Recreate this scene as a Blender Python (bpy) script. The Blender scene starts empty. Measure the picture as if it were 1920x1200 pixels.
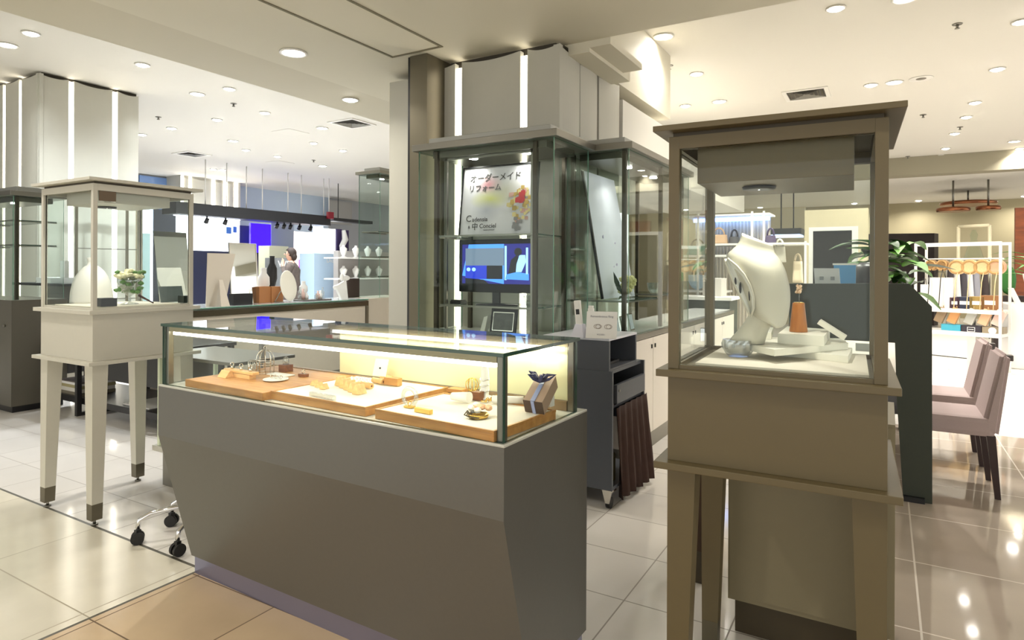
import bpy, bmesh, math, random
from mathutils import Vector, Matrix, Euler
from math import radians as RAD, sin, cos, pi

S = bpy.context.scene
C = S.collection
random.seed(7)

# ------------------------------------------------------------------ camera
EYE = 1.35
FPX, HZ, ROLL, YAW = 1189.0, 503.6, RAD(.25), RAD(30.5)
cd = bpy.data.cameras.new('camera'); cam = bpy.data.objects.new('camera', cd); C.objects.link(cam)
cd.sensor_fit = 'HORIZONTAL'; cd.sensor_width = 36; cd.lens = FPX * 36 / 1920
cd.shift_y = -(600 - HZ) / 1920; cd.clip_start = .02; cd.clip_end = 200
cam.matrix_world = Matrix.Translation((0, 0, EYE)) @ Matrix.Rotation(YAW, 4, 'Z') @ Matrix.Rotation(pi / 2, 4, 'X') @ Matrix.Rotation(ROLL, 4, 'Z')
S.camera = cam

# ------------------------------------------------------------------ world, exposure
W = bpy.data.worlds.new('store_ambient'); S.world = W; W.use_nodes = True
W.node_tree.nodes['Background'].inputs[0].default_value = (1, .985, .94, 1)
W.node_tree.nodes['Background'].inputs[1].default_value = .95
S.view_settings.view_transform = 'Standard'; S.view_settings.look = 'None'
S.view_settings.exposure = 1.0; S.view_settings.gamma = 1.0
try: S.view_settings.use_curve_mapping = False
except Exception: pass
S.cycles.transparent_max_bounces = 32
S.cycles.max_bounces = 8
S.cycles.diffuse_bounces = 3
S.cycles.sample_clamp_indirect = 4
S.cycles.caustics_reflective = False; S.cycles.caustics_refractive = False
WARM, COOL = (1, .95, .87), (.89, .945, 1)
SPOT_W, DOWN_W = 16, 10            # watts of the high spotlights and the flat downlights

# ------------------------------------------------------------------ pixel of the photo (1920x1200) -> point in the shop
_r = Vector((cos(YAW), sin(YAW), 0)); _f = Vector((-sin(YAW), cos(YAW), 0)); _o = Vector((0, 0, EYE))
def ray(x, y):
    u, v = x - 960, y - HZ; c, s = cos(ROLL), sin(ROLL)
    return _f + _r * ((c * u + s * v) / FPX) - Vector((0, 0, 1)) * ((-s * u + c * v) / FPX)
def az(x, y, z=0): d = ray(x, y); return _o + d * ((z - EYE) / d.z)
def ax(x, y, X): d = ray(x, y); return _o + d * (X / d.x)
def ay(x, y, Y): d = ray(x, y); return _o + d * (Y / d.y)
def ad(x, y, dist): return _o + ray(x, y) * dist

# ------------------------------------------------------------------ materials
def lin(c):
    return tuple(((v / 255) / 12.92 if v / 255 <= .04045 else ((v / 255 + .055) / 1.055) ** 2.4) for v in c) + (1,)
MATS = {}
def mat(name, rgb, rough=.5, metal=0, spec=.5, emit=0, ecol=None, noise=0, nscale=30, coat=0):
    if name in MATS: return MATS[name]
    m = bpy.data.materials.new(name); m.use_nodes = True; nt = m.node_tree; b = nt.nodes['Principled BSDF']
    b.inputs['Base Color'].default_value = lin(rgb); b.inputs['Roughness'].default_value = rough
    b.inputs['Metallic'].default_value = metal; b.inputs['Specular IOR Level'].default_value = spec
    b.inputs['Coat Weight'].default_value = coat; b.inputs['Coat Roughness'].default_value = .08
    if emit:
        b.inputs['Emission Color'].default_value = lin(ecol or rgb); b.inputs['Emission Strength'].default_value = emit
    if noise:
        tc = nt.nodes.new('ShaderNodeTexCoord'); n = nt.nodes.new('ShaderNodeTexNoise'); n.inputs['Scale'].default_value = nscale
        n.inputs['Detail'].default_value = 4
        nt.links.new(tc.outputs['Object'], n.inputs['Vector'])
        mx = nt.nodes.new('ShaderNodeMix'); mx.data_type = 'RGBA'
        a = lin(rgb); mx.inputs[6].default_value = tuple(v * (1 - noise) for v in a[:3]) + (1,)
        mx.inputs[7].default_value = tuple(min(1, v * (1 + noise)) for v in a[:3]) + (1,)
        nt.links.new(n.outputs['Fac'], mx.inputs[0]); nt.links.new(mx.outputs[2], b.inputs['Base Color'])
    MATS[name] = m; return m
def glass_mat(name, tint, refl=.9, rough=0.0, off=.010):
    m = bpy.data.materials.new(name); m.use_nodes = True; nt = m.node_tree; nt.nodes.clear()
    o = nt.nodes.new('ShaderNodeOutputMaterial'); mx = nt.nodes.new('ShaderNodeMixShader')
    t = nt.nodes.new('ShaderNodeBsdfTransparent'); g = nt.nodes.new('ShaderNodeBsdfGlossy'); lw = nt.nodes.new('ShaderNodeLayerWeight'); lw.inputs[0].default_value = .5
    pw = nt.nodes.new('ShaderNodeMath'); pw.operation = 'POWER'; pw.inputs[1].default_value = 4.5; nt.links.new(lw.outputs['Facing'], pw.inputs[0])
    fr = nt.nodes.new('ShaderNodeMath'); fr.operation = 'MULTIPLY_ADD'; fr.inputs[1].default_value = .7; fr.inputs[2].default_value = off; nt.links.new(pw.outputs[0], fr.inputs[0])
    t.inputs[0].default_value = tint + (1,); g.inputs[0].default_value = (refl, refl, refl, 1); g.inputs['Roughness'].default_value = rough
    nt.links.new(fr.outputs[0], mx.inputs[0]); nt.links.new(t.outputs[0], mx.inputs[1]); nt.links.new(g.outputs[0], mx.inputs[2])
    nt.links.new(mx.outputs[0], o.inputs[0]); MATS[name] = m; return m
def wood(name, c1, c2, scale=6, rough=.45, axis=0):
    m = bpy.data.materials.new(name); m.use_nodes = True; nt = m.node_tree; b = nt.nodes['Principled BSDF']
    tc = nt.nodes.new('ShaderNodeTexCoord'); mp = nt.nodes.new('ShaderNodeMapping'); sc = [scale * 6] * 3; sc[axis] = scale
    mp.inputs['Scale'].default_value = sc; n = nt.nodes.new('ShaderNodeTexNoise'); n.inputs['Scale'].default_value = 1.5; n.inputs['Detail'].default_value = 5
    r = nt.nodes.new('ShaderNodeValToRGB'); r.color_ramp.elements[0].color = lin(c1); r.color_ramp.elements[1].color = lin(c2)
    r.color_ramp.elements[0].position = .3; r.color_ramp.elements[1].position = .7
    nt.links.new(tc.outputs['Object'], mp.inputs[0]); nt.links.new(mp.outputs[0], n.inputs['Vector']); nt.links.new(n.outputs['Fac'], r.inputs[0])
    nt.links.new(r.outputs[0], b.inputs['Base Color']); b.inputs['Roughness'].default_value = rough; MATS[name] = m; return m
def tile_mat(name, rgb, grout, sx, sy, ox, oy, gw=.006, rough=.1, vein=.08, spec=.5):
    m = bpy.data.materials.new(name); m.use_nodes = True; nt = m.node_tree; b = nt.nodes['Principled BSDF']; L = nt.links.new
    def N(t, **k):
        n = nt.nodes.new(t)
        for a, v in k.items(): setattr(n, a, v)
        return n
    def M(op, a, bb=None):
        n = N('ShaderNodeMath', operation=op)
        for i, v in enumerate((a, bb)):
            if v is None: continue
            if isinstance(v, (int, float)): n.inputs[i].default_value = v
            else: L(v, n.inputs[i])
        return n.outputs[0]
    tc = N('ShaderNodeTexCoord'); sp = N('ShaderNodeSeparateXYZ'); L(tc.outputs['Object'], sp.inputs[0])
    ds, ids = [], []
    for out, s, of in ((sp.outputs[0], sx, ox), (sp.outputs[1], sy, oy)):
        t = M('DIVIDE', M('SUBTRACT', out, of), s); ids.append(M('FLOOR', t)); f = M('FRACT', t)
        ds.append(M('MULTIPLY', M('MINIMUM', f, M('SUBTRACT', 1.0, f)), s))
    g = M('LESS_THAN', M('MINIMUM', ds[0], ds[1]), gw / 2)
    cv = N('ShaderNodeCombineXYZ'); L(ids[0], cv.inputs[0]); L(ids[1], cv.inputs[1])
    wn = N('ShaderNodeTexWhiteNoise'); L(cv.outputs[0], wn.inputs['Vector'])
    no = N('ShaderNodeTexNoise'); no.inputs['Scale'].default_value = 3.5; no.inputs['Detail'].default_value = 6; L(tc.outputs['Object'], no.inputs['Vector'])
    v = M('ADD', M('MULTIPLY', wn.outputs['Value'], vein), M('MULTIPLY', no.outputs['Fac'], vein * 1.6))
    k = M('ADD', 1 - vein * 1.3, v)
    hv = N('ShaderNodeVectorMath', operation='SCALE'); hv.inputs[0].default_value = lin(rgb)[:3]; L(k, hv.inputs['Scale'])
    mx = N('ShaderNodeMix', data_type='RGBA'); L(g, mx.inputs[0]); L(hv.outputs[0], mx.inputs[6]); mx.inputs[7].default_value = lin(grout)
    L(mx.outputs[2], b.inputs['Base Color'])
    L(M('ADD', rough, M('MULTIPLY', g, .4)), b.inputs['Roughness']); b.inputs['Specular IOR Level'].default_value = spec
    MATS[name] = m; return m

taupe = mat('taupe_laminate', (106, 105, 100), .36, .25, noise=.04, nscale=60)
plinth_m = mat('brushed_plinth', (150, 152, 182), .3, .85)
cream = mat('cream_lacquer', (205, 201, 187), .42, noise=.02)
olive = mat('olive_brown_lacquer', (102, 90, 62), .42, noise=.03)
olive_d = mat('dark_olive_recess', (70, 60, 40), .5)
chrome = mat('polished_chrome', (225, 225, 228), .08, 1)
steel = mat('brushed_steel', (132, 129, 120), .3, .85)
bronze = mat('bronze_metal', (110, 104, 88), .42, .75)
bronze_d = mat('dark_bronze_post', (74, 66, 56), .3, .6)
dark = mat('black_plastic', (18, 18, 20), .35)
rubber = mat('caster_black', (22, 21, 20), .45)
white = mat('white_matte', (238, 236, 230), .5)
paper = mat('white_card', (244, 243, 240), .6)
grey_t = mat('slate_blue_grey_laminate', (82, 86, 94), .45, noise=.03)
desk_m = mat('dark_green_grey_laminate', (54, 60, 50), .55, noise=.04)
panelc = mat('warm_grey_panel', (188, 186, 174), .45, noise=.02, nscale=12)
panel_d = mat('column_core_dark', (60, 54, 42), .6)
led = mat('led_strip_white', (255, 246, 228), .5, emit=3.5)
led_c = mat('led_strip_cool', (220, 232, 255), .5, emit=6)
lamp_on = mat('lamp_lens', (255, 250, 240), .5, emit=24)
ring_w = mat('lamp_trim_ring', (235, 232, 225), .4)
ceil_hi = mat('white_ceiling_paint', (224, 220, 210), .7)
ceil_lo = mat('cream_soffit_paint', (216, 210, 190), .65)
ceil_lo2 = mat('cream_soffit_shaded_band', (206, 199, 178), .65)  # darker than the soffit: weaker light on the band put into its colour
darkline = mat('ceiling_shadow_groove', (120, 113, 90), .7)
glass = glass_mat('clear_glass', (.965, .985, .975))
glass_g = glass_mat('greenish_glass', (.90, .955, .93))
gedge = mat('green_glass_edge', (44, 76, 64), .15, spec=.8)
gedge_l = mat('pale_green_glass_edge', (104, 152, 130), .15, spec=.8)
crystal = glass_mat('crystal', (.80, .82, .82), 1, .12, .22)
oak = wood('oak_tray', (176, 122, 62), (206, 152, 88), 5, .4)
oak_pale = wood('pale_oak', (214, 166, 104), (232, 190, 130), 8, .45)
walnut = wood('walnut_block', (108, 62, 34), (140, 86, 50), 8, .45)
amberwood = wood('amber_cone_wood', (158, 92, 22), (184, 112, 32), 7, .35, 2)
pad = mat('cream_tray_pad', (240, 232, 216), .8)
gold = mat('gold_metal', (226, 186, 96), .2, 1)
silver = mat('silver_metal', (225, 222, 215), .15, 1)
leaf = mat('leaf_green', (84, 132, 52), .5, noise=.3, nscale=20)
leaf_d = mat('leaf_dark_green', (34, 62, 26), .5, noise=.3, nscale=20)
cream_fl = mat('cream_petals', (236, 232, 192), .7, noise=.12, nscale=40)
brownc = mat('dark_brown_curtain', (58, 34, 24), .85, noise=.2, nscale=18)
mauve = mat('mauve_grey_fabric', (188, 170, 168), .9, noise=.06, nscale=120)
darkleg = mat('dark_wenge_leg', (48, 26, 22), .4)
navy = mat('navy_ribbon', (40, 44, 96), .5)
mirror = mat('mirror_silvering', (225, 230, 228), .02, 1)
charcoal = mat('charcoal_panel', (44, 45, 48), .5)

# ------------------------------------------------------------------ mesh builder
WM = {}
class MB:
    def __init__(s): s.bm = bmesh.new()
    def hexa(s, p, mi=0):
        v = [s.bm.verts.new(q) for q in p]; fs = []
        for f in ((0, 3, 2, 1), (4, 5, 6, 7), (0, 1, 5, 4), (1, 2, 6, 5), (2, 3, 7, 6), (3, 0, 4, 7)):
            a = s.bm.faces.new([v[i] for i in f]); a.material_index = mi; fs.append(a)
        return fs
    def box(s, x0, x1, y0, y1, z0, z1, bev=0, mi=0, M=None):
        p = [Vector(q) for q in ((x0, y0, z0), (x1, y0, z0), (x1, y1, z0), (x0, y1, z0), (x0, y0, z1), (x1, y0, z1), (x1, y1, z1), (x0, y1, z1))]
        if M is not None: p = [M @ q for q in p]
        fs = s.hexa(p, mi)
        if bev:
            es = list({e for f in fs for e in f.edges})
            r = bmesh.ops.bevel(s.bm, geom=es, offset=bev, segments=2, affect='EDGES', profile=.6)
            for f in r['faces']: f.material_index = mi
        return s
    def pane(s, x0, x1, y0, y1, z0, z1, M=None):       # glass sheet: big faces slot 0, cut edges slot 1
        d = (abs(x1 - x0), abs(y1 - y0), abs(z1 - z0)); k = d.index(min(d))
        p = [Vector(q) for q in ((x0, y0, z0), (x1, y0, z0), (x1, y1, z0), (x0, y1, z0), (x0, y0, z1), (x1, y0, z1), (x1, y1, z1), (x0, y1, z1))]
        if M is not None: p = [M @ q for q in p]
        fs = s.hexa(p); ax_of = (2, 2, 1, 0, 1, 0)
        for f, a in zip(fs, ax_of): f.material_index = 0 if a == k else 1
        return s
    def cyl(s, p0, p1, r0, r1=None, n=16, mi=0, cap=True):
        p0, p1 = Vector(p0), Vector(p1); r1 = r0 if r1 is None else r1
        q = (p1 - p0).to_track_quat('Z', 'Y'); A, B = [], []
        for i in range(n):
            a = 2 * pi * i / n; d = q @ Vector((cos(a), sin(a), 0))
            A.append(s.bm.verts.new(p0 + d * r0)); B.append(s.bm.verts.new(p1 + d * r1))
        for i in range(n):
            f = s.bm.faces.new((A[i], A[(i + 1) % n], B[(i + 1) % n], B[i])); f.material_index = mi; f.smooth = True
        if cap:
            f = s.bm.faces.new(A[::-1]); f.material_index = mi; f = s.bm.faces.new(B); f.material_index = mi
        return s
    def tube(s, pts, r, n=8, closed=False, mi=0):
        pts = [Vector(p) for p in pts]; m = len(pts); rings = []; rr = r if isinstance(r, (list, tuple)) else [r] * m
        prev = None
        for i in range(m):
            a = pts[(i - 1) % m] if (closed or i) else pts[0]; b = pts[(i + 1) % m] if (closed or i < m - 1) else pts[-1]
            t = (b - a).normalized()
            if prev is None: u = t.orthogonal().normalized()
            else: u = (prev - t * prev.dot(t)).normalized()
            prev = u; w = t.cross(u)
            rings.append([s.bm.verts.new(pts[i] + (u * cos(2 * pi * j / n) + w * sin(2 * pi * j / n)) * rr[i]) for j in range(n)])
        for i in range(m if closed else m - 1):
            A, B = rings[i], rings[(i + 1) % m]
            for j in range(n):
                f = s.bm.faces.new((A[j], A[(j + 1) % n], B[(j + 1) % n], B[j])); f.smooth = True; f.material_index = mi
        if not closed:
            for R_, rv in ((rings[0], 1), (rings[-1], 0)):
                f = s.bm.faces.new(R_[::-1] if rv else R_); f.material_index = mi
        return s
    def lathe(s, prof, c, n=24, mi=0, M=None, smooth=True):   # prof: (radius, z)
        c = Vector(c); rings = []
        for r, z in prof:
            ring = []
            for i in range(n):
                q = Vector((max(r, 1e-4) * cos(2 * pi * i / n), max(r, 1e-4) * sin(2 * pi * i / n), z))
                if M is not None: q = M @ q
                ring.append(s.bm.verts.new(q + c))
            rings.append(ring)
        for A, B in zip(rings, rings[1:]):
            for i in range(n):
                f = s.bm.faces.new((A[i], A[(i + 1) % n], B[(i + 1) % n], B[i])); f.smooth = smooth; f.material_index = mi
        f = s.bm.faces.new(rings[0][::-1]); f.material_index = mi; f = s.bm.faces.new(rings[-1]); f.material_index = mi
        return s
    def ball(s, c, r, n=2, sc=(1, 1, 1), mi=0, jit=0):
        g = bmesh.ops.create_icosphere(s.bm, subdivisions=n, radius=1)
        for v in g['verts']:
            k = 1 + random.uniform(-jit, jit); v.co = Vector((v.co.x * sc[0] * r * k, v.co.y * sc[1] * r * k, v.co.z * sc[2] * r * k)) + Vector(c)
        for f in {f for v in g['verts'] for f in v.link_faces}: f.smooth = not jit; f.material_index = mi
        return s
    def prism(s, poly, v0, v1, fn, mi=0):             # poly of 2D points swept from v0 to v1; fn(a,b,v)->xyz
        A = [s.bm.verts.new(fn(a, b, v0)) for a, b in poly]; B = [s.bm.verts.new(fn(a, b, v1)) for a, b in poly]; n = len(poly)
        fs = [s.bm.faces.new(A[::-1]), s.bm.faces.new(B)]
        for i in range(n): fs.append(s.bm.faces.new((A[i], A[(i + 1) % n], B[(i + 1) % n], B[i])))
        for f in fs: f.material_index = mi
        return s
    def poly(s, pts, mi=0):
        f = s.bm.faces.new([s.bm.verts.new(p) for p in pts]); f.material_index = mi; return s
    def grid(s, rows, mi=0, closed=False, smooth=True):
        R_ = [[s.bm.verts.new(p) for p in row] for row in rows]
        for A, B in zip(R_, R_[1:]):
            n = len(A)
            for j in range(n if closed else n - 1):
                f = s.bm.faces.new((A[j], A[(j + 1) % n], B[(j + 1) % n], B[j])); f.smooth = smooth; f.material_index = mi
        return R_
    def build(s, name, m, parent=None, world=True, fixn=True):
        if fixn: bmesh.ops.recalc_face_normals(s.bm, faces=s.bm.faces[:])
        me = bpy.data.meshes.new(name)
        if parent is not None and world: bmesh.ops.transform(s.bm, matrix=WM[parent].inverted(), verts=s.bm.verts[:])
        s.bm.to_mesh(me); s.bm.free()
        for q in (m if isinstance(m, (list, tuple)) else [m]): me.materials.append(q)
        o = bpy.data.objects.new(name, me); C.objects.link(o)
        if parent is not None: o.parent = parent; WM[o] = WM[parent]
        else: WM[o] = Matrix()
        return o
cab_g = glass_mat('cabinet_glass', (.915, .952, .935))
GL = [glass, gedge]; GLL = [glass, gedge_l]
def tag(o, label=None, cat=None, group=None, kind=None):
    for k, v in (('label', label), ('category', cat), ('group', group), ('kind', kind)):
        if v: o[k] = v
    return o
def thing(name, label, cat, loc=(0, 0, 0), rz=0, group=None):
    o = bpy.data.objects.new(name, None); C.objects.link(o); o.location = loc; o.rotation_euler = (0, 0, rz)
    o.empty_display_size = .1
    WM[o] = Matrix.Translation(loc) @ Matrix.Rotation(rz, 4, 'Z'); return tag(o, label, cat, group)
def solo(mb, name, m, label, cat, group=None, base=None):        # a thing that is one mesh
    if base is not None:                                          # mesh given in shop coordinates: move its origin to base; else it is already about its base
        n_ = len(mb.bm.verts); cx = sum(v.co.x for v in mb.bm.verts) / n_; cy = sum(v.co.y for v in mb.bm.verts) / n_
        if math.hypot(cx - base[0], cy - base[1]) < math.hypot(cx, cy): bmesh.ops.translate(mb.bm, vec=-Vector(base), verts=mb.bm.verts[:])
    o = mb.build(name, m); 
    if base is not None: o.location = base; WM[o] = Matrix.Translation(base)
    return tag(o, label, cat, group)
def struct(mb, name, m): return tag(mb.build(name, m), kind='structure')
def dup(root, loc, rz=None, label=None):
    r = root.copy(); C.objects.link(r); r.location = loc
    if rz is not None: r.rotation_euler = (0, 0, rz)
    if label: r['label'] = label
    for ch in list(root.children):
        c = ch.copy(); C.objects.link(c); c.parent = r
        for g in list(ch.children):
            d = g.copy(); C.objects.link(d); d.parent = c
    return r
def text(body, size, m, M, parent, name='lettering', align='LEFT', bold=0, ex=.0006):
    cu = bpy.data.curves.new('t', 'FONT'); cu.body = body; cu.size = size; cu.align_x = align; cu.extrude = ex; cu.offset = bold; cu.resolution_u = 3
    t = bpy.data.objects.new('t', cu); C.objects.link(t); bpy.context.view_layer.update()
    me = bpy.data.meshes.new_from_object(t.evaluated_get(bpy.context.evaluated_depsgraph_get())); bpy.data.objects.remove(t)
    me.transform(WM[parent].inverted() @ M); me.materials.clear(); me.materials.append(m)
    o = bpy.data.objects.new(name, me); C.objects.link(o); o.parent = parent; WM[o] = WM[parent]; return o
def frame_m(origin, ux, uz):        # matrix with local x along ux, local y along uz
    ux = Vector(ux).normalized(); uz = (Vector(uz) - ux * Vector(uz).dot(ux)).normalized(); n = ux.cross(uz)
    M = Matrix.Identity(4)
    for i in range(3): M[i][0], M[i][1], M[i][2], M[i][3] = ux[i], uz[i], n[i], origin[i]
    return M
ORD = 'first second third fourth fifth sixth seventh eighth ninth tenth eleventh twelfth thirteenth fourteenth fifteenth sixteenth seventeenth eighteenth nineteenth twentieth'.split()

# ================================================================== THE SETTING
CH, CS = 3.70, 3.00                 # high ceiling, soffit
f_main = tile_mat('white_polished_tile', (240, 235, 228), (164, 156, 146), .415, .415, -.913, 2.046, .006, .09, .05)
f_tan = tile_mat('tan_stone_tile', (214, 188, 154), (120, 98, 74), .5, .42, -2.09, 1.275, .006, .18, .2)
f_beige = tile_mat('beige_polished_tile', (234, 227, 208), (176, 166, 144), .83, .83, -2.685, 1.28, .006, .14, .17)
f_brown = tile_mat('grey_brown_polished_tile', (188, 175, 161), (218, 208, 196), .66, .66, .12, 3.48, .008, .06, .12)
f_seam = mat('dark_floor_seam', (92, 88, 76), .4)
b = MB()
def fq(x0, x1, y0, y1, mi): b.poly([(x0, y0, 0), (x1, y0, 0), (x1, y1, 0), (x0, y1, 0)], mi)
fq(-24, -.3, 1.75, 24, 0); fq(-.3, 9, 6.5, 24, 0)
fq(-2.622, -.3, -7, 1.735, 1); fq(-24, -2.637, -7, 1.735, 2); fq(-.3, 9, -7, 6.5, 3)
fq(-24, -.3, 1.735, 1.75, 4); fq(-2.637, -2.622, -7, 1.735, 4)
struct(b, 'floor', [f_main, f_tan, f_beige, f_brown, f_seam])
b = MB(); b.box(-24, 9, -7, 24, CH, CH + .1); struct(b, 'ceiling', ceil_hi)
b = MB(); b.box(-4.25, 9, -7, 4.231, CS, CH - .002); b.box(-4.25, -2.05, 4.231, 6.9, CS, CH - .002)
b.box(-4.96, -4.25, -7, 6.9, CS + .012, CH - .002, mi=1)
struct(b, 'ceiling_soffit', [ceil_lo, ceil_lo2])
b = MB()
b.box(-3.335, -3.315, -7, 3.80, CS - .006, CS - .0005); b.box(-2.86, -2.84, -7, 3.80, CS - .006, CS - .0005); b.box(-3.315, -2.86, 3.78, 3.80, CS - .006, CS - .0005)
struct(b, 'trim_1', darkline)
b = MB()                                             # stepped beam ends beside the column
e1, e2 = az(1181, 153, 2.92), az(1204, 131, 2.95)
b.box(-2.02, e1.x, 4.232, e1.y, 2.92, CS - .001); b.box(e1.x, e2.x, 4.232, e2.y, 2.95, CS - .001)
struct(b, 'trim_2', ceil_lo)
b = MB()                                             # bulkhead behind the glass cabinets, right of the column
b.box(-3.2, -2.02, 5.36, 11, 2.30, 2.86); struct(b, 'trim_3', ceil_hi)
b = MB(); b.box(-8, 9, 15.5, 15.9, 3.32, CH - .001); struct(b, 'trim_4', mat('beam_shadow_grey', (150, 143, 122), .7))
b = MB(); b.box(-8, 9, 15.9, 22, 3.32, 3.42); struct(b, 'ceiling_recess', ceil_hi)
b = MB(); b.box(-8, 9, 21.9, 22.2, 0, CH); struct(b, 'wall_back', mat('beige_back_wall', (168, 158, 126), .7))
wlx = az(300, 330, CH).x
b = MB(); b.box(wlx - .3, wlx, -7, 24, 0, CH); struct(b, 'wall_left', mat('grey_left_wall', (150, 152, 154), .5))
b = MB(); p, q = ax(262, 322, wlx + .06), ax(338, 346, wlx + .06)
b.box(wlx + .001, wlx + .06, p.y, q.y, q.z - .8, CH - .05); struct(b, 'window_1', mat('blue_glazing', (112, 142, 190), .1))
b = MB(); p, q = ax(446, 340, wlx + .06), ax(616, 376, wlx + .06)
b.box(wlx + .001, wlx + .06, p.y, q.y, 2.3, q.z + .12); struct(b, 'window_2', mat('frosted_glazing', (186, 200, 212), .25))

# ================================================================== CEILING FITTINGS
def lamp(parent, loc, power, col, size, spread=150, name='lamp_light'):
    L = bpy.data.lights.new(name, 'AREA'); L.shape = 'DISK'; L.size = size; L.energy = power; L.color = col; L.spread = RAD(spread)
    o = bpy.data.objects.new(name, L); C.objects.link(o); o.parent = parent; o.location = Vector(loc); return o
def downlight(x, y, z, label, flat, col, power, grp):
    p = az(x, y, z); t = thing('flat_downlight' if flat else 'recessed_spotlight', label, 'ceiling light', (p.x, p.y, z), group=grp)
    R_ = .085 if flat else .065
    m = MB(); m.lathe([(R_ + .018, -.001), (R_ + .02, -.010), (R_, -.012), (R_ - .004, -.003)], (0, 0, 0), 28); m.build('trim_ring', ring_w, t, False)
    m = MB()
    if flat: m.lathe([(R_ - .004, -.004), (R_ - .006, -.007)], (0, 0, 0), 24)
    else: m.lathe([(R_ - .006, -.004), (R_ - .012, -.018), (.02, -.028)], (0, 0, 0), 20)
    m.build('lens', lamp_on, t, False)
    lamp(t, (0, 0, -.035), power, col, .13, 140 if flat else 125)
    return t
hl = [(58, 62), (267, 121), (430, 166), (497, 211), (407, 224), (322, 240), (266, 252), (588, 268), (520, 293), (643, 282), (461, 281), (400, 317), (418, 318)]
hl.sort()
for i, (x, y) in enumerate(hl):
    downlight(x, y, CH - .001, f'bright recessed spotlight in the high left ceiling, {ORD[i]} from the left there', False, COOL, SPOT_W, 'recessed spotlights in the high left ceiling')
fl = [(13, 84), (370, 176), (437, 264), (604, 240), (605, 311)]
for i, (x, y) in enumerate(fl):
    downlight(x, y, CH - .001, f'flat round downlight in the high left ceiling, {ORD[i]} from the left of its kind', True, COOL, DOWN_W, 'flat downlights in the high left ceiling')
downlight(550, 98, CS - .001, 'large flat round downlight in the cream soffit left of the column', True, WARM, DOWN_W, None)
downlight(657, 186, CS + .011, 'bright recessed spotlight in the soffit band beside the grey pillar', False, COOL, SPOT_W * .7, None)
hr = [(1567, 15), (1230, 149), (1306, 138), (1633, 159), (1285, 198), (1870, 129), (1916, 40), (1828, 192), (1812, 219), (1790, 250), (1773, 278), (1764, 291), (1748, 313), (1735, 331), (1912, 278), (1864, 313), (1632, 320), (1604, 343), (1609, 351), (1452, 347), (1484, 345)]
hr.sort()
EXT = ORD + ['twenty-first', 'twenty-second']
for i, (x, y) in enumerate(hr):
    downlight(x, y, CH - .001, f'bright recessed spotlight in the high right ceiling, {EXT[i]} from the left there', False, WARM, SPOT_W, 'recessed spotlights in the high right ceiling')
fr_ = [(1244, 68), (1349, 190), (1677, 154), (1697, -3), (1902, 265), (1858, 304), (1823, 332)]
fr_.sort()
for i, (x, y) in enumerate(fr_):
    downlight(x, y, CH - .001, f'flat round downlight in the high right ceiling, {ORD[i]} from the left of its kind', True, WARM, DOWN_W, 'flat downlights in the high right ceiling')
for k, (x, y, lb) in enumerate(((-3.9, .9, 'left'), (-1.9, .35, 'middle'), (.9, .9, 'right'))):       # unseen downlights added over the aisle to brighten the near floor
    t = thing('flat_downlight', f'added flat downlight in the soffit, out of view above the aisle, {lb} one', 'ceiling light', (x, y, CS - .001), group='added downlights over the aisle')
    m = MB(); m.lathe([(.103, -.001), (.105, -.010), (.085, -.012), (.081, -.003)], (0, 0, 0), 28); m.build('trim_ring', ring_w, t, False)
    m = MB(); m.lathe([(.081, -.004), (.079, -.007)], (0, 0, 0), 24); m.build('lens', lamp_on, t, False); lamp(t, (0, 0, -.035), 6, WARM, .13, 140)
for k, (x, y, lb) in enumerate(((1452, 402, 'leftmost, above the handbag display'), (1609, 396, 'middle, above the white framed mirror'), (1722, 376, 'right, above the broad leaved plant'), (1890, 384, 'far right, beside the copper discs'))):
    p = ad(x, y, 15.5); p = az(x, y, 3.319); p = Vector((p.x, min(max(p.y, 16.2), 21.2), 3.319)); t = thing('recessed_spotlight', 'bright recessed spotlight in the lower far ceiling, ' + lb, 'ceiling light', p, group='recessed spotlights in the lower far ceiling')
    m = MB(); m.lathe([(.1, -.001), (.1, -.010), (.08, -.012), (.076, -.003)], (0, 0, 0), 24); m.build('trim_ring', ring_w, t, False)
    m = MB(); m.lathe([(.076, -.004), (.06, -.02), (.02, -.03)], (0, 0, 0), 20); m.build('lens', lamp_on, t, False); lamp(t, (0, 0, -.035), 15, WARM, .15, 150)
for x, y, side in ((1795, 45, 'nearest the camera, above the olive case'), (1255, 123, 'above the left corner of the olive case'), (1731, 215, 'right of the olive case roof'), (1702, 293, 'lowest of those right of the olive case'), (1800, 238, 'among the row of spotlights at far right'), (438, 194, 'in the left ceiling by a flat downlight'), (297, 219, 'in the left ceiling beside the far column'), (588, 300, 'in the left ceiling close to the far glass cabinet')):
    p = az(x, y, CH); t = thing('sprinkler_head', 'small metal sprinkler head ' + side, 'sprinkler', (p.x, p.y, CH), group='ceiling sprinkler heads')
    m = MB(); m.lathe([(.045, -.001), (.04, -.008), (.02, -.012)], (0, 0, 0), 16); m.build('escutcheon', steel, t, False)
    m = MB(); m.cyl((0, 0, -.01), (0, 0, -.04), .012); m.lathe([(.02, -.04), (.024, -.044), (.006, -.05)], (0, 0, 0), 12); m.build('deflector', steel, t, False)
p = az(1727, 147, CH); t = thing('ceiling_speaker', 'round grey ceiling speaker grille beside a flat downlight', 'speaker', (p.x, p.y, CH))
m = MB(); m.lathe([(.13, -.001), (.13, -.008), (.118, -.012), (.112, -.006)], (0, 0, 0), 32); m.build('rim', ring_w, t, False)
m = MB(); m.lathe([(.112, -.004), (.0, -.008)], (0, 0, 0), 32); m.build('grille', mat('speaker_mesh_grey', (118, 112, 100), .7, noise=.3, nscale=300), t, False)
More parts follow.
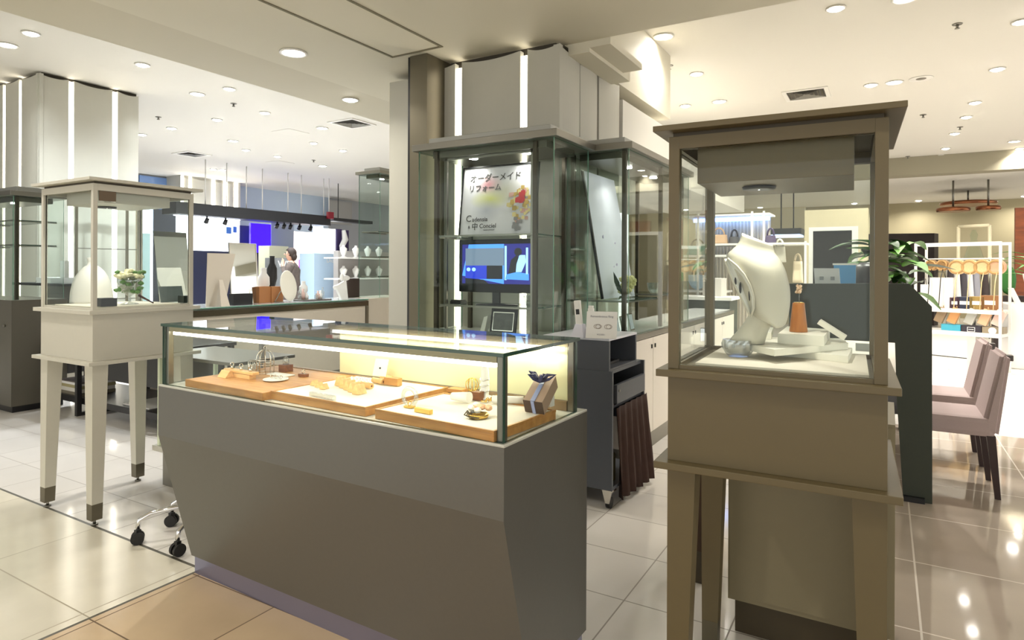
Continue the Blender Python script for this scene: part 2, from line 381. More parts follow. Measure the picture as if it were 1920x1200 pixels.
def vent(x, y, z, label, s=.55, rz=0):
    p = az(x, y, z); t = thing('ceiling_vent', label, 'vent', (p.x, p.y, z), rz)
    h = s / 2; m = MB()
    for a in (0, 1):
        for sg in (-1, 1):
            lo, hi = (h - .05, h) if sg > 0 else (-h, -h + .05)
            if a: m.box(-h, h, lo, hi, -.014, -.001)
            else: m.box(lo, hi, -h + .05, h - .05, -.014, -.001)
    m.build('frame', ring_w, t, False)
    m = MB(); m.box(-h + .05, h - .05, -h + .05, h - .05, -.004, -.001); m.build('duct_opening', mat('vent_dark', (70, 66, 58), .8), t, False)
    m = MB()
    for k in range(4):
        a = h - .075 - k * .05; w = .02
        if a < .02: break
        for pts in (((-a, -a), (a, -a)), ((a, -a), (a, a)), ((a, a), (-a, a)), ((-a, a), (-a, -a))):
            (x0, y0), (x1, y1) = pts
            d = Vector((x1 - x0, y1 - y0, 0)).normalized(); n = Vector((d.y, -d.x, 0))
            q = [Vector((x0, y0, -.012)), Vector((x1, y1, -.012)), Vector((x1, y1, -.004)) - n * w - d * w, Vector((x0, y0, -.004)) - n * w + d * w]
            m.poly(q)
    m.build('louvre', steel, t, False)
vent(1512, 176, CH, 'square ceiling vent above the olive glass case'); vent(660, 231, CH, 'square ceiling vent beside the grey pillar'); vent(360, 289, CH, 'square ceiling vent right of the far left column')
for x, y, lb in ((545, 248, 'flat square access panel between two rows of spotlights'), (525, 305, 'flat square access panel nearest the far glass cabinet')):
    p = az(x, y, CH); m = MB(); m.box(-.22, .22, -.22, .22, -.006, -.001); o = m.build('access_panel', mat('hatch_paint', (226, 222, 212), .7)); o.location = (p.x, p.y, CH); tag(o, lb, 'access panel')

# ================================================================== CENTRAL COLUMN AND PILLAR
def bowed(m, x0, x1, y, z0, z1, th, bow, along='x', n=10):     # panel whose face bulges slightly, lower at its ends on top
    rows = []
    for i in range(n + 1):
        t = i / n; k = 4 * t * (1 - t); u = x0 + (x1 - x0) * t; o_ = bow * k; zt = z1 - .035 + .03 * abs(2 * t - 1) ** 2
        if along == 'x': rows.append([(u, y - o_, z0), (u, y - o_, zt), (u, y + th, zt), (u, y + th, z0)])
        else: rows.append([(y + o_, u, z0), (y + o_, u, zt), (y - th, u, zt), (y - th, u, z0)])
    R_ = m.grid(rows, closed=True, smooth=False)
    m.bm.faces.new(R_[0][::-1]); m.bm.faces.new(R_[-1])
col = thing('clad_column', 'pale panelled column with two glowing vertical light strips behind the glass cabinets', 'column', (-2.6, 4.7, 0))
m = MB(); m.box(-3.20, -2.08, 4.15, 5.30, 0, CS); m.build('core', panel_d, col)
for x0, x1 in ((-3.21, -2.94), (-2.875, -2.345), (-2.285, -2.02)):
    m = MB(); bowed(m, x0, x1, 4.09, 0, 2.975, .05, .018); m.build('front_panel', panelc, col)
for x0, x1 in ((-2.94, -2.875), (-2.345, -2.285)):
    m = MB(); m.box(x0, x1, 4.125, 4.149, .02, 2.94); m.build('light_strip', led, col)
for y0, y1 in ((4.10, 4.46), (4.47, 4.80), (4.84, 5.30)):
    m = MB(); bowed(m, y0, y1, -2.03, 0, 2.975, .045, .014, 'y'); m.build('side_panel', panelc, col)
pil = thing('metal_clad_pillar', 'tall bronze and pale grey pillar left of the panelled column', 'pillar', (-3.4, 4.0, 0))
xa, xb, xc, xd = ay(766, 300, 3.85).x, ay(800, 300, 3.85).x, ay(730, 300, 4.15).x, ay(760, 300, 4.15).x
m = MB(); m.box(xa + .012, xb, 3.85, 4.3, 0, CS - .003); m.build('bronze_face', bronze, pil)
m = MB(); m.box(xa - .016, xa + .01, 3.86, 4.3, 0, CS - .003); m.build('shadow_gap', dark, pil)
m = MB(); m.box(xc, xa - .018, 4.15, 4.6, 0, 2.94); m.build('pale_face', panelc, pil)

# far left column with light strips
fx = -8.75; k_ = fx / -5.0
colL = thing('clad_column', 'pale panelled column with glowing light strips at far left', 'column', (fx - .6, 4.2, 0))
ys = [ax(x, 300, fx).y for x in (72, 130, 140, 212, 222, 261)]
m = MB(); m.box(fx - 1.2, fx - .06, ys[0] + .06, ys[5] - .01, 0, CH); m.build('core', panel_d, colL)
for a, c in ((0, 1), (2, 3), (4, 5)):
    m = MB(); bowed(m, ys[a], ys[c], fx - .02, 0, CH - .02, .05, .02, 'y'); m.build('side_panel', panelc, colL)
for a in (1, 3):
    m = MB(); m.box(fx - .058, fx - .03, ys[a], ys[a + 1], 0, CH - .04); m.build('light_strip', led, colL)
xs = [ay(x, 300, ys[0]).x for x in (72, 38, 33, 8, 3, -60)]
for a, c in ((1, 0), (3, 2), (5, 4)):
    m = MB(); bowed(m, xs[a], xs[c], ys[0] + .01, 0, CH - .02, .04, .02); m.build('front_panel', panelc, colL)
for a in (1, 3):
    m = MB(); m.box(xs[a + 1], xs[a], ys[0] + .03, ys[0] + .058, 0, CH - .04); m.build('light_strip', led, colL)

# ================================================================== FRONT GLASS COUNTER
CL, CRZ = Vector((-.915, 1.514, 0)), -.0197
ct = thing('display_counter', 'long taupe counter with lit glass top holding jewellery trays', 'display counter', CL, CRZ)
LX, DY = 1.725, .547
m = MB(); m.prism([(0, .848), (0, .643), (.15, .078), (DY, .078), (DY, .848)], -LX, 0, lambda a, c, v: (v, a, c)); m.build('body', taupe, ct, False)
m = MB(); m.box(-LX + .012, -.012, .158, DY - .01, 0, .078); m.build('plinth', plinth_m, ct, False)
m = MB(); m.box(-LX, 0, 0, DY, .848, .856, .002); m.build('deck', mat('pale_grey_deck', (206, 206, 196), .25), ct, False)
ZT = 1.112
m = MB(); m.pane(-LX + .012, -.01, .010, .020, .857, ZT - .012); m.build('front_glass', GL, ct, False)
m = MB(); m.pane(-.020, -.010, .021, .486, .857, ZT - .012); m.build('side_glass', GL, ct, False)
m = MB(); m.pane(-LX + .012, -LX + .022, .021, .486, .857, ZT - .012); m.build('side_glass', GL, ct, False)
m = MB(); m.pane(-LX + .008, -.006, .004, .50, ZT - .011, ZT); m.build('top_glass', GL, ct, False)
for x, y in ((-.03, .022), (-LX + .024, .022), (-.034, .478), (-LX + .024, .478)):
    m = MB(); m.box(x - .008, x + .014, y - .001, y + .022, .857, ZT - .013, .002); m.build('corner_post', steel, ct, False)
m = MB(); m.box(-LX + .04, -.04, .022, .042, ZT - .032, ZT - .013); m.build('top_rail', mat('beige_rail', (170, 158, 128), .4, .4), ct, False)
m = MB(); m.box(-LX + .04, -.04, .474, .494, ZT - .032, ZT - .013); m.build('top_rail', MATS['beige_rail'], ct, False)
m = MB(); m.box(-1.16, -.045, .482, .488, .892, ZT - .034); m.build('back_panel', mat('frosted_cream_panel', (226, 226, 186), .35), ct, False)
m = MB(); m.box(-LX + .05, -.045, .474, .496, .857, .89); m.build('bottom_rail', mat('brown_rail', (150, 128, 100), .4, .3), ct, False)
for y, x0 in ((.034, -LX + .06), (.462, -1.18)):
    m = MB(); m.box(x0, -.05, y - .006, y + .006, ZT - .046, ZT - .033); m.build('light_strip', led, ct, False)
    L = bpy.data.lights.new('strip_light', 'AREA'); L.shape = 'RECTANGLE'; L.size = -.05 - x0; L.size_y = .015; L.energy = .9; L.color = (1, .93, .74); L.spread = RAD(160)
    o = bpy.data.objects.new('strip_light', L); C.objects.link(o); o.parent = ct; o.location = ((x0 - .05) / 2, y, ZT - .05); o.rotation_euler = (RAD(18 if y < .2 else -12), 0, 0)

ZD = .856
def lz(x, y, z): return az(x, y, z)
def tray(label, fl, fr_, br, padded):
    z1 = ZD + .032; A, B_, D_ = az(*fl, z1), az(*fr_, z1), az(*br, z1)
    ux = (B_ - A); w = ux.length; ux.normalize(); uy = Vector((-ux.y, ux.x, 0)); d = (D_ - B_).dot(uy)
    t = thing('jewellery_tray', label, 'tray', (A.x, A.y, ZD + .0005), math.atan2(ux.y, ux.x), 'wooden trays in the lit counter')
    m = MB(); m.box(0, w, 0, d, 0, .024 if padded else .03, .003)
    if padded:
        for q in ((0, w, 0, .008), (0, w, d - .008, d), (0, .008, .008, d - .008), (w - .008, w, .008, d - .008)): m.box(*q, .024, .032)
    m.build('base', oak, t, False)
    if padded: m = MB(); m.box(.008, w - .008, .008, d - .008, .0245, .029); m.build('pad', pad, t, False)
    return ZD + .030
tray('plain wooden tray at the left end of the lit counter', (347, 710), (492, 736), (648, 701), False)
tray('cream padded wooden tray in the middle of the lit counter', (507, 733), (685, 764), (836, 725), True)
tray('cream padded wooden tray at the right end of the lit counter', (703, 767), (926, 809), (1046, 769), True)
T1 = ZD + .0312
def on(x, y): return az(x, y, T1)
def torus(m, c, R_, r, ax_='z', n=20, mi=0, tilt=None):
    pts = []
    for i in range(n):
        a = 2 * pi * i / n; v = Vector((cos(a) * R_, sin(a) * R_, 0))
        if ax_ == 'y': v = Vector((v.x, 0, v.y))
        if ax_ == 'x': v = Vector((0, v.x, v.y))
        if tilt: v = tilt @ v
        pts.append(Vector(c) + v)
    m.tube(pts, r, 6, True, mi)
# ring bar with pegs
p, q = on(424, 703), on(478, 712); d = (q - p); rz = math.atan2(d.y, d.x)
t = thing('ring_display_bar', 'wooden bar on a wedge carrying three rings on the plain tray', 'ring stand', p, rz)
m = MB(); m.box(0, d.length, -.012, .02, .018, .030, .002); m.build('bar', oak_pale, t, False)
m = MB(); m.prism([(-.05, 0), (-.012, 0), (-.02, .028), (-.03, .028)], .015, .075, lambda a, c, v: (v, a, c)); m.prism([(-.012, 0), (.018, 0), (.018, .017), (-.012, .017)], .02, d.length - .02, lambda a, c, v: (v, a, c)); m.build('wedge', oak_pale, t, False)
for k in (.18, .5, .82):
    m = MB(); m.cyl((k * d.length, .004, .030), (k * d.length, .004, .042), .006, .005); torus(m, (k * d.length, .004, .049), .008, .0018, 'x', 14); m.build('ring', silver, t, False)
# wire birdcage
p = on(497, 700)
t = thing('wire_birdcage', 'small silver wire birdcage ornament on the plain tray', 'ornament', p)
m = MB(); R_ = .038
for z in (.004, .04, .06): torus(m, (0, 0, z), R_, .0014, 'z', 24)
m.build('hoops', silver, t, False)
m = MB()
for k in range(10):
    a = 2 * pi * k / 10; c_, s_ = cos(a), sin(a)
    m.tube([(R_ * c_, R_ * s_, 0), (R_ * c_, R_ * s_, .06)] + [(R_ * cos(u) * c_, R_ * cos(u) * s_, .06 + .045 * sin(u)) for u in (.3, .6, .9, 1.2, 1.5)], .0013, 5)
m.build('bars', silver, t, False)
m = MB(); torus(m, (0, 0, .112), .007, .0016, 'x', 12); m.build('top_loop', silver, t, False)
p = on(489, 697); m = MB()
for z in (.004, .045): torus(m, (0, 0, z), .022, .0013)
for k in range(8): m.cyl((.022 * cos(k * pi / 4), .022 * sin(k * pi / 4), .002), (.022 * cos(k * pi / 4), .022 * sin(k * pi / 4), .046), .0012, n=5)
solo(m, 'wire_basket', silver, 'tiny wire basket standing left of the wire birdcage', 'ornament', base=(p.x - .05, p.y, p.z))
# block with glass dome
p = on(536, 696); t = thing('dome_block', 'walnut block with a tiny glass dome on the plain tray', 'ornament', p)
m = MB(); m.box(-.022, .022, -.022, .022, 0, .03, .001); m.build('block', walnut, t, False)
m = MB(); m.lathe([(.013, 0), (.013, .02), (.010, .03), (.004, .036), (.001, .037)], (0, 0, .0305), 16); m.build('dome', crystal, t, False)
m = MB(); torus(m, (0, 0, .045), .006, .0014, 'x', 12); m.build('ring', silver, t, False)
p = on(532, 703); m = MB(); m.box(-.06, .06, -.02, .03, 0, .005, .002); o = solo(m, 'plate', white, 'white flat slab plate below the walnut dome block', 'plate', base=p + Vector((-.005, -.016, 0)))
p = on(517, 713); m = MB(); m.lathe([(.03, 0), (.05, .004), (.05, .007), (.03, .004)], (0, 0, 0), 28); solo(m, 'plate', white, 'round white dish with rings at the front of the plain tray', 'plate', base=p)
m = MB()
for k in range(4): torus(m, (-.024 + .016 * k, .006 * (k % 2), .012 + .0), .007, .0014, 'xyzx'[k], 12)
solo(m, 'finger_rings', silver, 'silver rings lying in the round white dish', 'rings', base=p + Vector((0, 0, .0015)))
p = on(569, 706); t = thing('ring_block', 'little walnut block with a silver ring beside the white slab plate', 'ring stand', p)
m = MB(); m.box(-.02, .02, -.012, .012, 0, .012, .001); m.build('block', walnut, t, False)
m = MB(); torus(m, (0, 0, .021), .008, .0018, 'x', 14); m.build('ring', silver, t, False)
# middle tray
p = on(596, 728)
for k in range(3):
    a = on(590 + 9 * k, 722 + 3.5 * k); m = MB(); m.prism([(-.012, 0), (.012, 0), (0, .02)], -.014, .014, lambda u, c, v: (u, v, c))
    solo(m, 'ring_wedge', oak_pale, f'small wooden wedge at the left of the middle tray, {ORD[k]} from left', 'ring stand', 'small wedges on the middle tray', base=a)
for k in range(5):
    a = on(640 + 8.5 * k, 722 + 4.0 * k); m = MB(); m.prism([(-.016, 0), (.016, 0), (.002, .034), (-.004, .034)], -.022, .022, lambda u, c, v: (u, v, c))
    solo(m, 'ring_wedge', oak_pale, f'wooden ring wedge in the row of five on the middle tray, {ORD[k]} from left', 'ring stand', 'row of five wedges on the middle tray', base=a)
for k, (x, y) in enumerate(((690, 727), (712, 719), (728, 713))):
    a = on(x, y); m = MB(); m.cyl((-.035, -.0, .011), (.03, -.012, .011), .011, n=16); m.cyl((.0301, -.01205, .011), (.0308, -.0122, .011), .004, n=10, mi=1)
    solo(m, 'wooden_roll', [oak_pale, walnut], f'drilled wooden roll beside the white card, {ORD[k]} from the left', 'ring stand', 'wooden rolls on the middle tray', base=a)
a = on(708, 716); t = thing('earring_card', 'white upright card with a dark stud on the middle tray', 'card', a, .1)
Mx = Matrix.Rotation(RAD(-18), 4, 'X')
m = MB(); m.box(-.032, .032, 0, .003, .024, .094, 0, M=Mx); m.build('card', paper, t, False)
m = MB(); m.ball(Mx @ Vector((0, -.002, .056)), .004, 2); m.build('stud', dark, t, False)
for k, (x, y) in enumerate(((665, 714), (683, 716))):
    a = on(x, y); m = MB()
    for j in range(3): torus(m, (-.02 + .02 * j, .004, .008), .0075, .0015, 'xyx'[j], 12)
    solo(m, 'finger_rings', silver, 'three silver rings behind the row of five wedges' if k == 0 else 'three silver rings behind the wooden rolls', 'rings', base=a)
a = on(737, 722); m = MB(); m.box(-.035, .035, -.014, .014, 0, .03, .0015); solo(m, 'wooden_block', oak, 'oak block standing right of the white card', 'block', base=a)
a = on(607, 747); m = MB(); m.box(-.075, .06, -.008, .008, 0, .016, .001); o = solo(m, 'acrylic_bar', crystal, 'clear acrylic bar lying at the front of the middle tray', 'bar', base=a); o.rotation_euler[2] = -.12
# right tray
a = on(768, 764); t = thing('acrylic_ring_stand', 'round clear acrylic ring stand at the left of the right tray', 'ring stand', a)
m = MB(); torus(m, (0, 0, .036), .028, .0075, 'y', 28); m.build('hoop', crystal, t, False)
m = MB(); m.box(-.016, .016, -.012, .012, 0, .006, .001); torus(m, (0, 0, .014), .008, .0015, 'x', 12); m.build('foot', gold, t, False)
a = on(794, 774); m = MB(); m.box(-.034, .034, -.008, .008, 0, .014, .001); o = solo(m, 'wooden_bar', mat('yellow_wood', (226, 182, 88), .45), 'short yellow wooden bar right of the acrylic ring stand', 'bar', base=a); o.rotation_euler[2] = -.1
a = on(858, 735); m = MB(); m.box(-.034, .034, -.02, .02, 0, .014, .0015); solo(m, 'wooden_block', oak, 'flat oak block at the back of the right tray', 'block', base=a)
a = on(896, 750); m = MB(); m.box(-.017, .017, -.014, .014, 0, .03, .001); solo(m, 'wooden_block', walnut, 'small brown cube block beside the white cone', 'block', base=a)
a = on(868, 754); m = MB(); m.cyl((-.045, 0, .016), (.03, -.004, .02), .013, .019, 20); solo(m, 'display_cone', white, 'white cone lying on its side on the right tray', 'ring stand', base=a)
a = on(881, 734); t = thing('wire_ball', 'gold wire ball ornament behind the brown cube block', 'ornament', a + Vector((.01, 0, .0)))
for k in range(5):
    m = MB(); torus(m, (0, 0, .027), .025, .0014, 'x', 22, tilt=Matrix.Rotation(k * pi / 5, 3, 'Z')); m.build('hoop', gold, t, False)
a = on(909, 747); t = thing('bracelet_stand', 'tall white slim stand hung with bracelets in the right tray', 'bracelet stand', a)
m = MB(); m.lathe([(.03, 0), (.03, .006), (.014, .012), (.016, .06), (.014, .10), (.010, .115), (.002, .12)], (0, 0, 0), 20); m.build('stand', white, t, False)
for z in (.03, .05, .07): m = MB(); torus(m, (0, 0, z), .0175, .0018, 'z', 20, tilt=Matrix.Rotation(.25, 3, 'X')); m.build('bracelet', silver, t, False)
a = on(897, 783); t = thing('flower_bundle', 'small flower and ring bundle at the front of the right tray', 'ornament', a)
m = MB(); m.lathe([(.03, 0), (.034, .012), (.03, .013), (.026, .004)], (0, 0, 0), 20); m.build('dish', gold, t, False)
random.seed(5)
for k in range(7): m = MB(); m.ball((random.uniform(-.026, .026), random.uniform(-.02, .02), .024 + random.uniform(-.005, .012)), .012, 2, (1, 1, .8), jit=.12); m.build('bloom', mat('ivory_bloom', (250, 242, 224), .7) if k % 3 else mat('peach_bloom', (236, 190, 150), .7), t, False)
m = MB()
for k in range(4): m.tube([(-.034, -.01, .02), (-.03 + .01 * k, -.034, .012 - .002 * k), (-.01 + .012 * k, -.036, .008)], .002, 5)
m.build('sprig', mat('dark_sprig', (70, 60, 36), .6), t, False)
a = on(952, 757); m = MB(); m.cyl((-.05, -.02, .014), (.05, .02, .014), .013, n=18); solo(m, 'display_roll', white, 'white padded roll lying beside the gift box', 'ring stand', base=a)
a = on(925, 752); m = MB()
for j in range(6): torus(m, (-.01 + .005 * (j % 2), -.045 + .015 * j, .006), .010, .0016, 'zxzxzx'[j], 12)
for v in m.bm.verts: v.co.z = max(v.co.z, .0002)
solo(m, 'finger_rings', gold, 'row of gold rings behind the front corner post of the counter', 'rings', base=a)
# gift box
a = on(1003, 775); t = thing('gift_box', 'kraft brown gift box with navy ribbon bow propped on the tray', 'gift box', (a.x, a.y, T1), RAD(-4))
Mg = Matrix.Translation((0, 0, .002)) @ Matrix.Rotation(RAD(8), 4, 'X')
Mg = Matrix.Translation((0, 0, .001))
w_, d_, h_ = .072, .17, .044
ca, sa = cos(RAD(20)), sin(RAD(20)); bx = -.045                # box axis climbs 20 degrees towards the back left
def G3(x, u, n): return Vector((x + bx * u, d_ * u * ca - n * sa, d_ * u * sa + n * ca + .0165 * 0 + .0))
Ms = [G3(x, u, n) for n in (0, h_) for (x, u) in ((-w_ / 2, 0), (w_ / 2, 0), (w_ / 2, 1), (-w_ / 2, 1))]
m = MB(); m.hexa(Ms); m.build('box', mat('kraft_board', (176, 148, 128), .7), t, False)
q_ = lambda x0, x1, n0, n1, o0: [Vector((x, -n * sa - o * ca, n * ca - o * sa + .001)) for o in (o0, o0 + .0015) for (x, n) in ((x0, n0), (x1, n0), (x1, n1), (x0, n1))]
m = MB(); m.hexa(q_(-w_ / 2, w_ / 2, .001, h_ - .0005, .0003)); m.build('end_label', mat('dark_brown_board', (74, 56, 46), .6), t, False)
rib = mat('pale_blue_ribbon', (150, 160, 200), .5)
m = MB(); m.hexa([G3(x, u, n) for n in (h_ + .0003, h_ + .002) for (x, u) in ((-.008, 0), (.008, 0), (.008, 1), (-.008, 1))]); m.build('ribbon', rib, t, False)
m = MB(); m.hexa(q_(-.006, .006, .0, h_, .0022)); m.build('ribbon', rib, t, False)
m = MB(); m.box(-.03 + bx * .8, .03 + bx * .8, d_ * .62, d_ * .78, 0, .034); m.build('prop', white, t, False)
m = MB(); c_ = G3(-.004, .62, h_ + .008)
for a_, L_ in ((.3, .055), (2.6, .06), (1.2, .045), (4.1, .05), (5.2, .05), (3.4, .04)):
    d_v = Vector((cos(a_), sin(a_) * .6, .35)); s_v = Vector((0, 0, 1))
    m.tube([c_, c_ + d_v * L_ * .5 + s_v * .016, c_ + d_v * L_ + s_v * .008, c_ + d_v * L_ * .6, c_], [.004, .006, .006, .005, .004], 6)
m.ball(c_ + Vector((0, 0, .006)), .009, 2)
m.build('bow', navy, t, False)

# ================================================================== PEDESTAL GLASS SHOWCASES
def showcase(label, loc, rz, w, d, zs, M_, M_in, boxx, p=.03):
    s0, s1, b1, l1, g1, r1 = zs; o_ = .032
    t = thing('pedestal_showcase', label, 'showcase', loc, rz, 'glass showcases on tapered legs')
    for cx, cy, ix, iy in ((o_, o_, 1, 1), (w - o_, o_, -1, 1), (o_, d - o_, 1, -1), (w - o_, d - o_, -1, -1)):
        a, b_ = .078, .052; fz = .115
        def q(z, k): return [Vector((cx, cy, z)), Vector((cx + ix * k, cy, z)), Vector((cx + ix * k, cy + iy * k, z)), Vector((cx, cy + iy * k, z))]
        kf = b_ + (a - b_) * .09
        m = MB(); m.hexa(q(fz - .001, kf) + q(s0, a)); leg = m.build('leg', M_, t, False)
        m = MB(); m.hexa(q(.03, b_) + q(fz - .0015, kf)); m.build('ferrule', bronze, leg, False)
        m = MB(); cxx, cyy = cx + ix * b_ / 2, cy + iy * b_ / 2
        m.cyl((cxx, cyy, 0), (cxx, cyy, .008), .017); m.cyl((cxx, cyy, .008), (cxx, cyy, .031), .007); m.build('levelling_foot', steel, leg, False)
    m = MB(); m.box(0, w, 0, d, s0, s1, .002); m.build('base_slab', M_, t, False)
    m = MB(); m.box(o_, w - o_, o_, d - o_, s1, b1, .0015); m.build('box', M_, t, False)
    m = MB(); m.box(.004, w - .004, .004, d - .004, b1, l1, .002); m.build('ledge', M_, t, False)
    for x in (o_, w - o_ - p):
        for y in (o_, d - o_ - p):
            m = MB(); m.box(x, x + p, y, y + p, l1, g1, .0015); m.build('post', M_, t, False)
    for y in (o_, d - o_ - p):
        m = MB(); m.box(o_ + p, w - o_ - p, y, y + p, g1 - .035, g1); m.build('top_rail', M_, t, False); m = MB(); m.box(o_ + p, w - o_ - p, y + .004, y + p - .004, l1, l1 + .012); m.build('bottom_rail', M_, t, False)
    for x in (o_, w - o_ - p):
        m = MB(); m.box(x, x + p, o_ + p, d - o_ - p, g1 - .035, g1); m.build('top_rail', M_, t, False); m = MB(); m.box(x + .004, x + p - .004, o_ + p, d - o_ - p, l1, l1 + .012); m.build('bottom_rail', M_, t, False)
    zz = (l1 + .012, g1 - .035)
    for y in (o_ + .012, d - o_ - .018):
        m = MB(); m.pane(o_ + p, w - o_ - p, y, y + .006, *zz); m.build('pane', GL, t, False)
    for x in (o_ + .012, w - o_ - .018):
        m = MB(); m.pane(x, x + .006, o_ + p, d - o_ - p, *zz); m.build('pane', GL, t, False)
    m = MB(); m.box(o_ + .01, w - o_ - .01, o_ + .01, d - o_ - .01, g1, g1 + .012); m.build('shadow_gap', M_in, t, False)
    m = MB(); m.box(-.005, w + .005, -.005, d + .005, g1 + .012, r1, .002); m.build('roof', M_, t, False)
    x0, x1, y0, y1, dz = boxx
    m = MB(); m.box(x0, x1, y0, y1, g1 - dz, g1 - .0005, .002); lb = m.build('light_box', M_, t, False)
    cx, cy = (x0 + x1) / 2 - .05, (y0 + y1) / 2 - .04; z = g1 - dz
    m = MB(); m.lathe([(.03, -.0005), (.048, -.002), (.046, -.008), (.03, -.010)], (cx, cy, z), 24); m.build('spot_ring', dark, lb, False)
    m = MB(); m.lathe([(.029, -.006), (.02, -.009), (.002, -.010)], (cx, cy, z), 16); m.build('spot_lens', lamp_on, lb, False)
    lamp(t, (cx, cy, z - .02), .55, (1, .95, .85), .05, 130)
    return t
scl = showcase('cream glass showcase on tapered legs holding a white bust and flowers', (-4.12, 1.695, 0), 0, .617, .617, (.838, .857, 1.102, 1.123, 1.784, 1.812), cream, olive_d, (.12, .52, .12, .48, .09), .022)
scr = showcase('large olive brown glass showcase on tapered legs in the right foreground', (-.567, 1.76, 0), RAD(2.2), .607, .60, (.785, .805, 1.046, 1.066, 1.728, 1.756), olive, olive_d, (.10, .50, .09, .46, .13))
scr_w = WM[scr]
# ---- contents of the cream showcase
ZL = 1.123
m = MB(); m.box(-4.12 + .08, -4.12 + .535, 1.695 + .08, 1.695 + .535, ZL + .0005, ZL + .014); solo(m, 'display_board', pad, 'cream display board on the floor of the cream showcase', 'board', base=(-3.81, 2.0, ZL))
ZL1 = ZL + .0145
p = ay(172, 560, 1.98); base = Vector((p.x, p.y, ZL1))
m = MB(); m.lathe([(.125, 0), (.125, .012), (.122, .06), (.112, .11), (.094, .155), (.07, .19), (.045, .212), (.028, .222), (.025, .245), (.03, .262), (.022, .268)], (0, 0, 0), 40)
for v in m.bm.verts: v.co.y *= .85
solo(m, 'necklace_bust', white, 'white dome shaped necklace bust behind the front post of the cream showcase', 'bust', base=base)
p = ax(243, 560, -3.72); base = Vector((p.x, p.y, ZL1))
t = thing('flower_goblet', 'white and green flowers in a glass goblet in the cream showcase', 'flowers', base)
m = MB(); m.lathe([(.035, 0), (.035, .004), (.006, .012), (.006, .035), (.035, .06), (.052, .10), (.05, .125)], (0, 0, 0), 28); m.build('goblet', crystal, t, False)
random.seed(11); m = MB()
for k in range(46):
    a, r_, z = random.uniform(0, 6.28), random.uniform(.01, .058), random.uniform(.05, .145); m.ball((r_ * cos(a), r_ * sin(a), z), .014, 1, (1, 1, .7), jit=.2)
m.build('foliage', leaf, t, False)
for k in range(11):
    a, r_ = k * 2.4, .016 * math.sqrt(k); m = MB(); c_ = Vector((r_ * cos(a), r_ * sin(a), .15 - r_ * .5))
    for j in range(6): m.ball(c_ + Vector((.011 * cos(j * 1.05), .011 * sin(j * 1.05), -.004 * (j % 2))), .0115, 1, (1, 1, .8), jit=.15)
    m.build('bloom', cream_fl, t, False)
t.scale = (1.28, 1.28, 1.28)
q = ax(255, 548, -3.72); r2 = ax(288, 563, -3.66)
m = MB(); m.tube([Vector((q.x + .03, q.y, ZL1 + .05)), Vector((q.x + .03, (q.y + r2.y) / 2, ZL1 + .03)), Vector((r2.x, r2.y, ZL1 + .004))], [.007, .006, .004], 8); solo(m, 'dry_twig', mat('brown_twig', (82, 46, 34), .7), 'dark brown twig leaning beside the flower goblet', 'twig')
p0, p1 = ax(302, 566, -3.70), ax(345, 566, -3.70)
m = MB(); Mt = Matrix.Translation((-3.70, p0.y, ZL1)) @ Matrix.Rotation(RAD(16), 4, 'Y').inverted(); m.box(-.004, .004, 0, p1.y - p0.y, 0.003, .10, .001, M=Mt)
solo(m, 'slate_card', mat('blue_grey_card', (112, 122, 124), .5, noise=.1), 'tilted blue grey card at the right of the cream showcase', 'card')
for (x0, x1, y0, y1, lb, mt) in ((186, 216, 561, 578, 'small black jewellery box at the front post of the cream showcase', dark), (341, 357, 560, 574, 'tiny black green box at the right post of the cream showcase', mat('black_green', (28, 40, 34), .3))):
    a, c_ = ax(x0, y1, -3.60), ax(x1, y0, -3.60); m = MB(); m.box(-3.64, -3.58, a.y, c_.y, ZL + .015, ZL + .015 + max(.03, c_.z - a.z)); solo(m, 'jewellery_box', mt, lb, 'box')
a, c_ = ax(185, 376, -3.546), ax(217, 353, -3.546); m = MB(); m.box(-3.5459, -3.542, a.y, c_.y, a.z, c_.z)
solo(m, 'sensor_plate', mat('dark_mirror_plate', (70, 58, 44), .1, .9), 'small dark mirror plate fixed at the top of the cream showcase glass', 'plate')

# ---- contents of the olive showcase
ZR = 1.066
m = MB(); m.box(.10, .535, .075, .52, .0005, .016); o = m.build('display_board', pad); o.location = scr_w @ Vector((0, 0, ZR)); o.rotation_euler[2] = RAD(2.2); tag(o, 'cream display board on the floor of the olive showcase', 'board')
ZR1 = ZR + .0165
YB = 2.05
def bp(x, y, dy=0): v = ay(x, y, YB); return Vector((v.x, YB + dy, v.z))
nb = thing('necklace_bust', 'tall white twisted necklace bust with collar in the olive showcase', 'bust', (bp(1405, 640).x, YB, ZR1))
rows = [(437, 1392, 459, 1449), (443, 1390, 463, 1450), (451, 1387, 468, 1451), (459, 1382, 474, 1453), (467, 1374, 481, 1458), (473, 1367, 487, 1463), (479, 1362, 494, 1467), (486, 1364, 502, 1471), (497, 1367, 513, 1475), (510, 1373, 525, 1478), (525, 1379, 538, 1481), (540, 1386, 550, 1482), (555, 1392, 562, 1482), (570, 1398, 575, 1481), (584, 1405, 588, 1479), (597, 1422, 600, 1476), (606, 1444, 608, 1473), (612, 1455, 613, 1468)]
R_ = []
for k, (yl, l, yr, r) in enumerate(rows):
    A, B_ = bp(l, yl), bp(r, yr); ring = []; n = 16; dep = .040 if k < 4 else .046 + .004 * min(k - 4, 4); th = .008 if k < 2 else .012
    for side in (0, 1):
        for i in (range(n + 1) if not side else range(n, -1, -1)):
            a = pi * i / n; u = .5 - .5 * cos(a) * (1 if not side else .94); d_ = dep * sin(a) - (th if side else 0) * (1 if k < 5 else .8)
            ring.append(Vector((A.x + (B_.x - A.x) * u, YB - d_, A.z + (B_.z - A.z) * u)))
    R_.append(ring)
